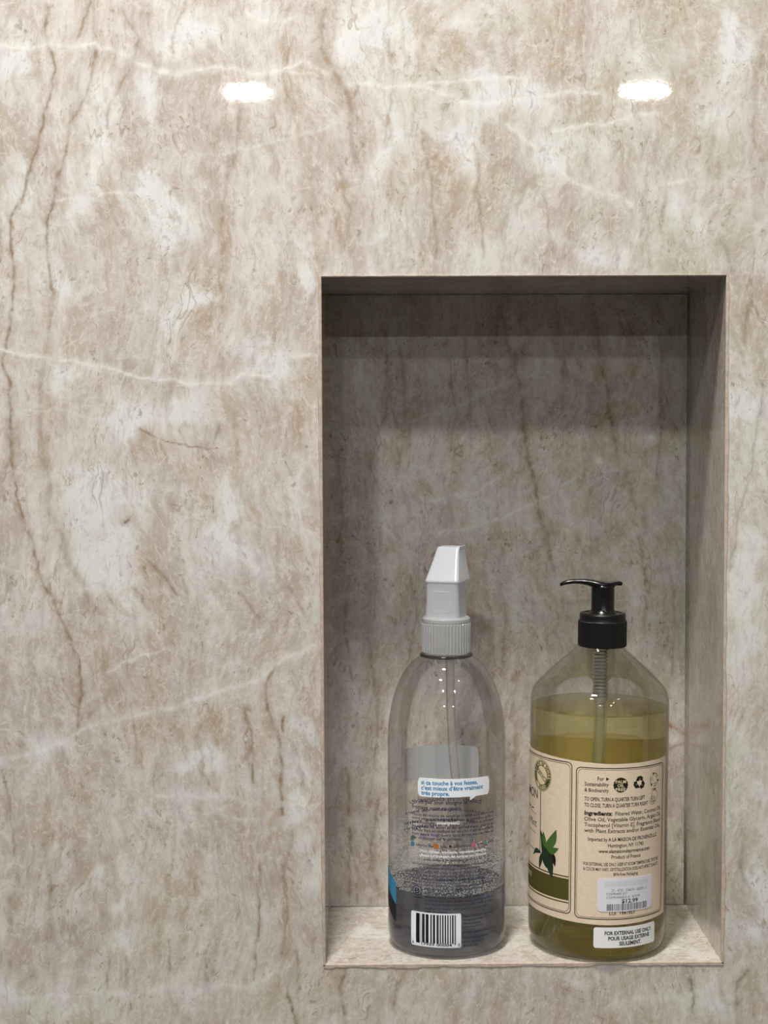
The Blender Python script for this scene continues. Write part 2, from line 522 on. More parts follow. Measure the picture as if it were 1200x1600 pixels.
# ------------------------------------------------------------------ setting: slab wall with a niche
NW, NH, ND = 0.2204, 0.3794, 0.100
FRONT_VEINS=["W 1.8 0.9 -171.7,503.2 -157.9,502.8 -144.2,504.8 -133.9,502.1 -120.2,503.7 -106.5,500.3 -97.9,495.2 -87.7,489.4 -68.7,490.7 -55,492.4 -44.7,489.3 -34.3,487.2 -24,489.9 -10.2,493.3 3.6,489.2",
"W 1.4 0.7 -34.3,487.2 -20.5,489.3 -6.8,488.2 4.3,488.9",
"W 1.8 0.9 15.6,483.7 27.7,481.3 34.6,480.3 51.8,481.6 65.6,483.6 86.4,485.6 107.1,484.9",
"W 1.8 0.9 55.3,481.2 65.6,477.8 76,472.7 89.8,471.6 103.6,474.3 120.9,475.3 138.2,477.3 152,477.6",
"W 2.4 0.5 76,473.4 78.7,459 81.1,441.9 82.1,428.2",
"W 1.4 0.7 100.2,460.7 108.8,453.8 117.5,446.9",
"W 1.8 0.8 122.7,450.4 127.9,438.4 140.1,428 150.5,424.6 160.9,421.1 167.9,417.7",
"W 1.4 0.8 126.1,457.5 148.6,460.5 165.9,464.6 183.2,466.3",
"W 1.8 0.8 -39.2,521.2 -28.9,516.4 -16.9,517.1 -10,518.7",
"W 5.6 0.4 -85.5,527.4 -81.6,510.4 -80.7,496.9",
"W 1.0 0.5 -79.6,447.5 -55.4,445.7 -34.7,449.8 -20.8,452.5 -3.5,457.5 10.3,462.6",
"W 1.0 0.7 -143.8,422 -121.3,422.3 -117.8,424.7 -93.7,424.6",
"W 1.4 0.9 -188.4,343 -174.5,341.2 -160.7,338.8 -136.5,334.2 -115.7,329.9 -94.9,324.7 -74.1,322.5 -49.7,322 -43.4,325.8 -28.8,325.1",
"W 1.0 0.7 -27,334.8 -18.3,335.5 -4.3,337.1",
"W 0.7 0.5 -166.4,306.5 -145.5,308.9 -130.7,305 -116.1,302.2 -101.2,296.9",
"W 2.1 0.7 -196.2,111.4 -178.5,115.9 -163.4,117.3 -148.5,123.2 -133.2,131.7 -118.4,137.6 -103.2,139.7 -88.4,143.5 -73.2,147.7 -58.4,152.9 -43.2,156.7 -35.8,160.2 -20.9,170.1 -4.4,178.5",
"W 1.0 0.6 -118,164.6 -102.8,171.9 -84.8,177.1",
"W 2.1 0.6 -91.8,95.8 -73.8,95 -53,94.8 -37.8,90.8",
"W 1.0 0.5 -66.5,84.9 -51.6,89.5",
"W 1.0 0.5 -48.5,80.9 -35.1,82.6",
"W 3.5 0.45 -202.2,-20 -180.9,-19.1 -158.1,-17.1 -120.5,-15.5 -105.2,-14.2 -84.2,-12.2",
"W 2.8 0.5 -75,-15.9 -60,-12.3 -44.7,-11.7 -29.8,-5.7",
"W 1.4 0.5 -109.5,7.2 -96,14.7",
"W 2.8 0.45 -113.4,60.8 -112.2,45.8 -110.9,37.8 -114,18",
"W 7.7 0.4 245.4,306.6 236.8,285.7 231.8,257.6 228.5,222.5 228.9,180.1 225.7,133.9",
"W 3.8 0.4 160.8,-23.4 178.7,-18.8 196.6,-20.7 210.8,-17.2 225,-6.4 233.9,0.8",
"W 1.0 0.6 185.2,427.9 200.8,430.6",
"W 3.1 0.4 190.4,424.5 195.7,407.2",
"W 3.1 0.4 224.3,526.7 221,506.4 220.5,489.4",
"W 3.1 0.45 14.1,517 10.5,496.7",
"W 3.1 0.5 29.6,527.1 22.6,510.2",
"W 3.1 0.5 27.5,438.6 30.8,414.6 34.2,390.6 35.9,380.9",
"W 1.4 0.5 -135.2,208.5 -126.1,211.2 -118.8,206.6 -105.4,212.5 -99.4,215.7",
"W 1.0 0.5 -176.6,223.4 -164.8,219.2 -157.5,216.7",
"W 4.2 0.35 -134.7,452.8 -124.1,469.8 -120.4,486.8",
"W 4.9 0.35 -130.1,415.1 -124.6,432.2 -115.8,449.3",
"W 4.9 0.4 -141.3,356.7 -145.1,335.9 -143,315.1",
"W 2.8 0.4 -76.1,445.8 -72.8,432.1 -74.8,415",
"W 2.1 0.45 176.3,475.8 172.7,489.5 176.2,496.3",
"B 1.4 0.75 -145.6,524.1 -146.9,508.9 -141.7,490.2 -146.4,473.2 -151.9,454.5 -156.3,437.5 -161,423.8 -167.4,411.8 -168.3,398.1 -166.2,382.6 -167.5,365.4 -169.8,352.3 -172.6,334.7 -170.3,322.9 -168.5,308.3 -169.5,290.5 -168.4,272.8 -165.6,256.3 -159.9,241.6 -157.3,227.9 -153.7,214.5 -147.2,202.5 -140.1,185.9 -137.7,182 -134.4,167.2 -132.2,151.9 -136.4,131",
"B 1.4 0.6 -123.2,527.4 -130.4,507.2",
"B 1.4 0.7 -120.2,500.4 -125,480 -133.8,463 -139,442.5 -145.5,418.6 -148.5,408.3 -146.8,382.6 -145.4,363.6 -147.6,352.2",
"B 3.5 0.4 -147.6,352.2 -152.6,327.3 -152.8,309.6 -153.1,290.5 -149,268.1 -150.9,255.9 -143.4,242.9 -139.6,223.6 -129.3,208.4 -122.1,193.6 -120.7,174.5 -116.8,151.8 -128.9,139.8",
"B 1.4 0.5 -106.2,522.3 -96.1,505.4 -103.2,488.4 -112,474.9 -115.6,459.5",
"B 1.0 0.5 -73.5,522.3 -78.2,508.7 -79,496.9",
"B 3.1 0.5 2.1,522.1 0.2,501.8 8.7,488.2 15.6,476.2 17.2,459.2 18.8,442.1",
"B 0.7 0.6 29.2,428.4 28,407.8",
"B 1.4 0.4 -43.1,469.6 -45,449.1 -50.4,433.7 -54,416.6 -52.4,397.7 -54.3,380.5 -54.6,359.8",
"B 1.0 0.5 55.2,455.7 60.3,424.8 62,390.5",
"B 1.0 0.45 84.6,445.3 86.3,407.6 88,390.4",
"B 0.7 0.4 121,424.7 124.5,393.7",
"B 1.0 0.4 176.4,453.6 173,441.7",
"B 2.4 0.45 212.8,453.5 211.2,434.7",
"B 1.8 0.5 186.9,424.5 185.3,409",
"B 1.8 0.8 -25.2,166.6 -32.3,157.4 -30,140.7 -24.1,124.3 -23.5,113.6 -24.3,96.8 -23,84.6",
"B 1.4 0.9 -21.9,139.2 -22.6,131.7",
"B 2.1 0.6 -18.5,75.7 -21.1,63.5 -21.9,45.2 -21.3,26.8 -23.6,6.6",
"B 1.0 0.7 -45.1,145.4 -40.6,131.8 -38.8,103",
"B 1.0 0.75 -36.7,57.5 -36.2,35.9 -38.5,11.4 -39.7,-7.1",
"B 1.0 0.5 -105,138.3 -103.4,121.5 -100.1,110.8",
"B 0.7 0.5 -69.8,134.9 -67.6,113.8 -64.2,99.9",
"B 1.0 0.4 -98,76.2 -101.5,53.2",
"B 1.0 0.4 -82.5,77.5 -83.5,53.1",
"B 1.0 0.6 -120.2,2.9 -121.2,-12.6",
"B 1.0 0.65 -110.3,5.7 -110.1,-12.7",
"B 0.7 0.6 -86.7,15 -86.2,-3.5",
"B 0.7 0.5 -66.6,6.9 -66.4,-9.8",
"B 1.8 0.6 -15.5,6.5 -15.6,-16.3",
"B 1.4 0.8 -20.6,-18.1 -16.4,-31.9 -14.1,-48.3",
"B 3.1 0.4 -174.6,38.3 -174.5,0.1",
"B 1.0 0.6 -177.2,111.3 -173.1,84.1 -172,62.7",
"B 1.8 0.4 -154.8,61.1 -151.2,38.1 -155,-0.1",
"B 1.0 0.7 -95.5,224.8 -81.6,209.6 -78.9,205.4",
"B 1.4 0.5 -105.4,211.5 -93.7,194.9",
"B 1.8 0.5 -117.4,207 -113,197.8",
"B 1.4 0.5 -19.2,211 -8.8,194.4",
"B 1.4 0.5 -45.9,208 -35.5,193.1",
"B 1.8 0.5 -56.9,298.8 -60.1,290.1",
"B 1.8 0.5 -45.3,267.7 -42.6,258.9",
"B 1.0 0.9 -108.1,247.3 -103.5,251.5",
"B 0.5 0.8 -101.2,296.9 -86.6,291.6 -71.7,287.7 -57,286.9",
"B 1.4 0.8 10.8,-4.5 7.9,-15.7 9.9,-28.1",
"B 1.4 0.7 39.2,-9.8 36.7,-25",
"G 1.4 0.8 202.6,-9.9 204,-19 205.5,-28.1",
"G 1.4 0.7 234.7,-4.7 228.7,-11.9 229.5,-24.6",
"G 1.0 0.7 241.7,320.5 238.1,301 234.5,270.3 226.6,244.3 224.3,218.3",
"G 1.4 0.5 233.3,369.2 231,344.9",
"G 1.8 0.5 231.5,73 230.9,57.9 233.2,44.2",
"G 1.0 0.6 227.8,99.5 226.7,97.4",
"G 2.8 0.35 218.4,396.8 225.5,379.6",
"B 0.7 0.4 10.2,438.7 15.2,414.7 13.4,394.1",
"B 1.0 0.35 38.1,506.8 39.7,479.6 34.4,452.3",
"B 1.0 0.4 -13.5,506.9 -20.6,486.5 -17.3,466.1",
"B 1.4 0.35 238.3,506.3 235.2,472.3 233.7,438.1",]
BACK_VEINS=["B 2.4 0.7 114.7,341 119,306.2 123.8,275.9 130.9,243.2 139.2,210.3",
"B 2.0 0.7 163.2,373.1 168.1,333.7 174.9,298.9 177.3,282.8",
"B 2.0 0.5 105.3,373.3 114.7,329.3",
"B 1.6 0.4 84.5,352.4 86.8,306.3",
"B 2.0 0.4 182.1,270.9 189.3,247.6",
"B 1.6 0.4 42.7,371.6 45.7,324.8 50.2,285.7",
"B 1.2 0.4 19.2,371.7 21,340.6",
"W 1.2 0.7 58.8,253 82,256.4 98.2,263 107.6,268.9",
"W 1.2 0.6 67.8,232 95.8,238.6 126.1,250.3 151.7,266.3",
"W 0.8 0.5 28.7,308.9 37.7,288.1",
"W 0.8 0.6 30.8,238.9 58.7,215.5",
"W 0.8 0.6 191.5,275.6 214.9,252.3",
"W 1.2 0.5 -1.9,241.4 21.3,246.1",
"W 3.5 0.9 198.9,292.1 199.1,291.3",
"W 3.5 0.9 167.5,278.5 167.7,277.7",
"W 3.1 0.4 152.5,261.6 140.8,222.2 152.7,182.5",
"W 3.1 0.4 97.4,273.7 85.6,261.9",
"B 1.2 0.5 15.4,14.9 17.3,1.9",
"B 1.0 0.8 208.7,98.3 215,99 222.2,101",
"O 1.2 1 208.6,114.3 212.6,110.7 216.6,109.5 222.9,105.8",
"O 1.6 0.8 118.2,344.9 119,343.3",
"W 3.5 0.5 210.6,103.1 214.6,103.9",
"W 1.2 0.4 50.3,301.3 73.9,309.1 105.3,324.6 136.7,332.3",
"W 1.2 0.4 42.3,262.1 73.8,273.8 97.4,289.4",
"B 1.6 0.6 12.5,207 10.3,175.3 13.3,143.4",
"B 2.0 0.6 24.1,167.2 29.9,127.4 27.7,87.3",
"B 1.6 0.6 9.8,87.4 12.8,47.2 11.4,6.8",
"B 2.0 0.6 29.6,67.2 25.5,35 30.1,6.7",
"B 1.2 0.5 7,285.8 8.8,246.5 5.8,214.9",
"B 1.2 0.5 50,206.8 53.8,183 49.8,155.2",
"B 1.6 0.5 34.8,356.1 37,324.9 33.8,301.4",
"B 1.2 0.5 73.9,340.4 78.6,309.1 76.2,285.5",
"B 1.2 0.5 140.5,371.3 144.5,340.1 143,308.8",
"B 1.6 0.5 203.3,355.5 205.5,308.5 203,261.4",
"B 1.2 0.5 192.1,229.9 196.2,198.1 194,166.3",
"B 1.6 0.5 105.2,206.5 109.2,182.7 107.6,150.9",
"B 2.4 0.5 113.2,142.9 115.5,106.8 113.2,66.7",
"B 1.2 0.5 212,206 214.6,174.2 212.4,142.3",
"W 3.9 0.5 97.3,214.5 109.2,198.6 113.2,174.7",
"W 4.7 0.4 203.5,324.2 207.3,339.8",
"W 3.9 0.4 54.3,340.4 50.3,317",
"W 5.5 0.4 136.8,269.6 152.6,245.8 144.7,218.2",
"W 4.7 0.5 176.3,222 188.3,194.2 192.4,166.3",
"W 3.1 0.5 19.1,348.4 21,324.9",
"G 1.6 0.6 157.2,267.9 154.5,261.6",
"G 1.2 0.6 154.6,230 157.4,222.1",
"G 2.0 0.5 192,249.6 196,233.8",]

# broad patches of the stone: w white, p pinkish grey, t tan; x z rx rz in mm
TONES = 'w -167 494 9 18;w -122 463 8 21;w -129 429 6 16;w -141 384 7 18;w -69 509 16 6;w 14 497 8 18;w 31 508 5 21;w 31 459 5 24;w 33 396 8 16;w -8 377 9 9;w -74 364 21 6;w -127 261 21 14;w -124 226 16 16;w -106 201 9 13;w -141 327 9 14;w -156 115 5 9;w -113 39 4 24;w 42 510 4 21;w 79 449 4 18;w 221 506 5 24;w 176 496 9 10;w 218 459 10 14;w 194 407 5 14;w 149 390 7 7;w 232 286 10 28;w 232 215 10 28;w 231 177 9 21;w 228 123 7 14;w 204 -21 21 5;w -87 425 7 21;w -29 335 14 7;w -16 398 7 10;w 90 390 9 10;w -92 308 18 9;w -54 241 10 18;w -62 114 14 6;w -160 -18 21 7;w -17 96 10 7;w -166 415 5 18;w -93 480 7 21;w 135 449 21 10;w 69 513 9 10;w 104 476 18 7;w 239 44 7 18;p -55 453 10 8;p -115 415 10 8;p -48 362 10 6;p -35 435 11 7;p -171 223 10 9;p -83 168 14 8;p -63 66 11 7;p -89 79 9 7;p -55 100 8 4;p 173 400 7 14;p -139 196 10 10;p -162 443 7 14;p -98 329 14 9;p 104 435 12 14;p -137 50 14 14;p -145 21 18 10;p -31 50 10 14;p -160 164 21 21;p -79 210 18 21;p -26 188 14 14;p 207 1 10 10;p 129 -20 14 9;p 89 -13 18 9;t 14 466 7 21;t 12 415 9 14;t -151 322 5 21;t 55 483 10 31;t 41 411 5 28;t 69 497 10 14;t 128 507 10 21;t -70 346 10 14;t -36 280 10 14;t -47 262 10 21;t -155 266 6 21;t 121 414 14 14;t 236 373 7 18;t -127 168 6 14;t 211 445 5 18;t -102 280 14 10;t -12 308 9 21;t -56 377 6 21;t -14 483 9 14;t -15 241 10 21;t -151 75 14 10;t -97 125 10 14;t -55 135 18 9;t -158 97 9 10;t -120 39 7 21;t 207 506 10 14;t 156 472 14 9;t 83 414 7 21;t 66 432 7 21;t 54 -12 14 10;t 166 -13 10 10;t -124 507 9 10;t 240 334 5 18;t -84 39 6 21'


def vein_fields(veins, X, Z, seed):
    """distance to hand placed poly-lines (mm) -> soft attribute per kind; edges roughened by noise"""
    x = X * 1000.0
    z = Z * 1000.0
    jx = x + (fbm(x / 9.0, z / 9.0, seed) - 0.47) * 4.5 + (fbm(x / 2.6, z / 2.6, seed + 9) - 0.47) * 1.3
    jz = z + (fbm(x / 9.0, z / 9.0, seed + 5) - 0.47) * 4.5 + (fbm(x / 2.6, z / 2.6, seed + 14) - 0.47) * 1.3
    br = np.clip(fbm(x / 5.0, z / 5.0, seed + 21) * 2.2 - 0.15, 0.5, 1.0)
    out = {k: np.zeros_like(x) for k in 'WBGO'}
    for s in veins:
        p = s.split()
        k, w, st = p[0], float(p[1]), float(p[2])
        pts = [tuple(map(float, q.split(','))) for q in p[3:]]
        best = np.full(x.shape, 1e9)
        for (ax, az), (bx, bz) in zip(pts, pts[1:]):
            pad = w * 3 + 14
            sel = (x > min(ax, bx) - pad) & (x < max(ax, bx) + pad) & (z > min(az, bz) - pad) & (z < max(az, bz) + pad)
            if not sel.any():
                continue
            sx, sz = jx[sel], jz[sel]
            dx, dz = bx - ax, bz - az
            L = dx * dx + dz * dz + 1e-9
            t = np.clip(((sx - ax) * dx + (sz - az) * dz) / L, 0, 1)
            d = np.hypot(sx - ax - t * dx, sz - az - t * dz)
            # taper to both ends of the whole line is left to the noise
            best[sel] = np.minimum(best[sel], d)
        ww = w * (0.45 + 1.2 * fbm(x / 7.0, z / 7.0, seed + 33))
        if k == 'W':
            core, halo = np.exp(-(best / (ww * 0.40)) ** 2) * 0.85, np.exp(-(best / (ww * 1.5)) ** 2) * 0.5
        else:
            core, halo = np.exp(-(best / (ww * 0.34 + 0.12)) ** 2), np.exp(-(best / (ww * 1.7)) ** 2) * 0.42
        v = np.clip(core + halo, 0, 1) * st * br
        out[k] = np.maximum(out[k], v)
    for k in 'wpt':
        out[k] = np.zeros_like(x)
    if seed == 11:
        tx = x + (fbm(x / 16.0, z / 24.0, 61) - 0.47) * 34.0 + (fbm(x / 4.0, z / 7.0, 71) - 0.47) * 9.0
        tz = z + (fbm(x / 16.0, z / 24.0, 66) - 0.47) * 40.0 + (fbm(x / 4.0, z / 7.0, 76) - 0.47) * 9.0
        for s in TONES.split(';'):
            k, a, b_, rx, rz = s.split()
            a, b_, rx, rz = float(a), float(b_), float(rx), float(rz)
            sel = (abs(x - a) < rx * 2.4 + 20) & (abs(z - b_) < rz * 2.4 + 22)
            d2 = ((tx[sel] - a) / rx) ** 2 + ((tz[sel] - b_) / rz) ** 2
            out[k][sel] = np.maximum(out[k][sel], np.clip(1.25 * np.exp(-d2 * 0.75), 0, 1))
    return out


def slab(name, xs, zs, hole, veins, mat, y, seed, thick=0.0, parent=None, flip=False):
    """wall in the XZ plane as a fine grid, with an optional rectangular hole"""
    xs = np.array(xs)
    zs = np.array(zs)
    nx, nz = len(xs), len(zs)
    GX, GZ = np.meshgrid(xs, zs)
    co = np.stack([GX.ravel(), np.full(nx * nz, y), GZ.ravel()], 1)
    I, J = np.meshgrid(np.arange(nx - 1), np.arange(nz - 1))
    I, J = I.ravel(), J.ravel()
    if hole:
        cx = (xs[I] + xs[I + 1]) / 2
        cz = (zs[J] + zs[J + 1]) / 2
        keep = ~((cx > hole[0]) & (cx < hole[1]) & (cz > hole[2]) & (cz < hole[3]))
        I, J = I[keep], J[keep]
    a = J * nx + I
    q = np.stack([a, a + 1, a + nx + 1, a + nx], 1)
    me = bpy.data.meshes.new(name)
    me.vertices.add(len(co))
    me.vertices.foreach_set('co', co.ravel())
    me.loops.add(q.size)
    me.loops.foreach_set('vertex_index', q.ravel().astype(np.int32))
    me.polygons.add(len(q))
    me.polygons.foreach_set('loop_start', np.arange(0, q.size, 4, dtype=np.int32))
    me.update(calc_edges=True)
    fl = vein_fields(veins, GX.ravel(), GZ.ravel(), seed)
    for k, nm in (('W', 'vein_white'), ('B', 'vein_brown'), ('G', 'vein_green'), ('O', 'vein_rust'),
                  ('w', 'tone_white'), ('p', 'tone_pink'), ('t', 'tone_tan')):
        at = me.attributes.new(nm, 'FLOAT', 'POINT')
        at.data.foreach_set('value', fl[k].astype(np.float32))
    me.materials.append(mat)
    o = bpy.data.objects.new(name, me)
    COL.objects.link(o)
    if parent:
        o.parent = parent
    return o


XL, XR, YB, ZF = -1.7, 2.3, -6.2, -1.15
fine = 0.0007
xs = list(np.arange(XL, -0.21, 0.1)) + list(np.arange(-0.21, 0.0, fine)) + list(np.linspace(0, NW, 30)) \
    + list(np.arange(NW + fine, 0.28, fine)) + list(np.arange(0.33, XR, 0.1)) + [XR]
# inside the hole's columns the wall above and below still needs the fine step
xs = sorted(set([round(v, 5) for v in xs] + [round(v, 5) for v in np.linspace(0, NW, 316)]))
zs = sorted(set([round(v, 5) for v in list(np.arange(ZF, -0.07, 0.1)) + list(np.arange(-0.07, 0.0, fine))
                 + list(np.linspace(0, NH, 543)) + list(np.arange(NH + fine, 0.57, fine)) + list(np.arange(0.62, CEIL, 0.1)) + [CEIL]]))
wall = slab('wall_back', xs, zs, (0, NW, 0, NH), FRONT_VEINS, M_MARBLE, 0.0, 11)
wall['kind'] = 'structure'
wall['label'] = 'polished beige quartzite slab wall with white and brown veins around the niche'

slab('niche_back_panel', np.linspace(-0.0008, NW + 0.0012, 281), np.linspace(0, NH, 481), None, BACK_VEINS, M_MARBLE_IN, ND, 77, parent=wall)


def grid_panel(name, o0, du, dv, nu, nv, parent):
    vs = [tuple(Vector(o0) + Vector(du) * (i / nu) + Vector(dv) * (j / nv)) for j in range(nv + 1) for i in range(nu + 1)]
    fs = [(j * (nu + 1) + i, j * (nu + 1) + i + 1, (j + 1) * (nu + 1) + i + 1, (j + 1) * (nu + 1) + i) for j in range(nv) for i in range(nu)]
    return link(name, vs, fs, M_MARBLE_IN, parent)


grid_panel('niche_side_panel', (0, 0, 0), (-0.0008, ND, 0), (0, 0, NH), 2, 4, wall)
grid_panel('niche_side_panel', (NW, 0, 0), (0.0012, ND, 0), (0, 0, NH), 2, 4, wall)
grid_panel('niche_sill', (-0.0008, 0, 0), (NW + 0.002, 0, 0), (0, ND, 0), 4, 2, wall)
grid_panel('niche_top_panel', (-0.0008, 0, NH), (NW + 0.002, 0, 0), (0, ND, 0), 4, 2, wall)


# raw mitred slab edge showing as a thin pinkish line round the opening (chipped outer side)
def edge_strip(name, a, b, outward, w, chip, seed, parent):
    a, b, outward = Vector(a), Vector(b), Vector(outward)
    n = 150
    vs, fs = [], []
    for i in range(n + 1):
        t = i / n
        p = a.lerp(b, t)
        k = float(vnoise(np.array([t * 60.0]), np.array([seed * 1.0]), seed)[0])
        k2 = float(vnoise(np.array([t * 14.0]), np.array([seed * 3.0]), seed + 2)[0])
        ww = w * (1 + chip * (k - 0.5) + chip * (k2 - 0.5))
        for off, y in ((-0.00015, 0.0012), (-0.00015, -0.0001), (0.0003, -0.0004), (ww * 0.8, -0.0004), (ww, 0.0002)):
            q = p + outward * off
            vs.append((q.x, y, q.z))
    for i in range(n):
        for k in range(4):
            u = i * 5 + k
            fs.append((u, u + 1, u + 6, u + 5))
    return link(name, vs, fs, M_EDGE, parent, smooth=False)


edge_strip('slab_edge', (0, 0, -0.001), (0, 0, NH), (-1, 0, 0), 0.0019, 0.5, 1, wall)
edge_strip('slab_edge', (NW, 0, -0.001), (NW, 0, NH), (1, 0, 0), 0.0018, 0.5, 2, wall)
edge_strip('slab_edge', (0, 0, NH), (NW, 0, NH), (0, 0, 1), 0.0007, 0.8, 3, wall)
edge_strip('slab_edge', (-0.001, 0, 0), (NW + 0.001, 0, 0), (0, 0, -1), 0.0022, 0.5, 4, wall)


def bead(name, a, b, r, parent):
    v, f = tube([Vector(a).lerp(Vector(b), t / 6) for t in range(7)], r, 8)
    return link(name, v, f, M_GROUT, parent, smooth=True)


e = 0.0002
bead('joint_bead', (NW + 0.0012 - e, ND - e, 0), (NW + 0.0012 - e, ND - e, NH), 0.0010, wall)
bead('joint_bead', (0, ND - e, NH - e), (NW, ND - e, NH - e), 0.0004, wall)
bead('joint_bead', (0, ND - e, e), (NW, ND - e, e), 0.0004, wall)


# the rest of the bathroom, which only lights and mirrors
def quad(name, pts, mat, label=None):
    o = link(name, pts, [(0, 1, 2, 3)], mat)
    o['kind'] = 'structure'
    if label:
        o['label'] = label
    return o


quad('floor', [(XL, YB, ZF), (XR, YB, ZF), (XR, 0, ZF), (XL, 0, ZF)], M_FLOOR)
quad('wall_left', [(XL, YB, ZF), (XL, 0, ZF), (XL, 0, CEIL), (XL, YB, CEIL)], M_PAINT)
quad('wall_right', [(XR, YB, ZF), (XR, 0, ZF), (XR, 0, CEIL), (XR, YB, CEIL)], M_PAINT)
quad('wall_front', [(XL, YB, ZF), (XR, YB, ZF), (XR, YB, CEIL), (XL, YB, CEIL)], M_PAINT)
quad('ceiling', [(XL, YB, CEIL), (XR, YB, CEIL), (XR, 0, CEIL), (XL, 0, CEIL)], M_PAINT)
for i, (lx, ly, lw) in enumerate(LAMPS):
    v, f = lathe([(0.076, CEIL - 0.001), (0.077, CEIL - 0.006), (0.090, CEIL - 0.005), (0.093, CEIL - 0.0005)], 48, cx=lx, cy=ly)
    o = link('trim_%d' % (i + 1), v, f, M_METAL, smooth=True)
    o['kind'] = 'structure'


# ------------------------------------------------------------------ print on curved surfaces
_tc = {}


def text2d(s, bold=0.0, shear=0.0):
    key = (s, bold, shear)
    if key in _tc:
        return _tc[key]
    cu = bpy.data.curves.new('tmp_text', 'FONT')
    cu.body = s
    cu.size = 1.0
    cu.resolution_u = 2
    cu.offset = bold
    cu.shear = shear
    cu.fill_mode = 'FRONT'
    ob = bpy.data.objects.new('tmp_text', cu)
    COL.objects.link(ob)
    dg = bpy.context.evaluated_depsgraph_get()
    me = bpy.data.meshes.new_from_object(ob.evaluated_get(dg))
    vs = [(v.co.x, v.co.y) for v in me.vertices]
    fs = [tuple(p.vertices) for p in me.polygons]
    bpy.data.meshes.remove(me)
    bpy.data.objects.remove(ob)
    bpy.data.curves.remove(cu)
    _tc[key] = (vs, fs)
    return _tc[key]


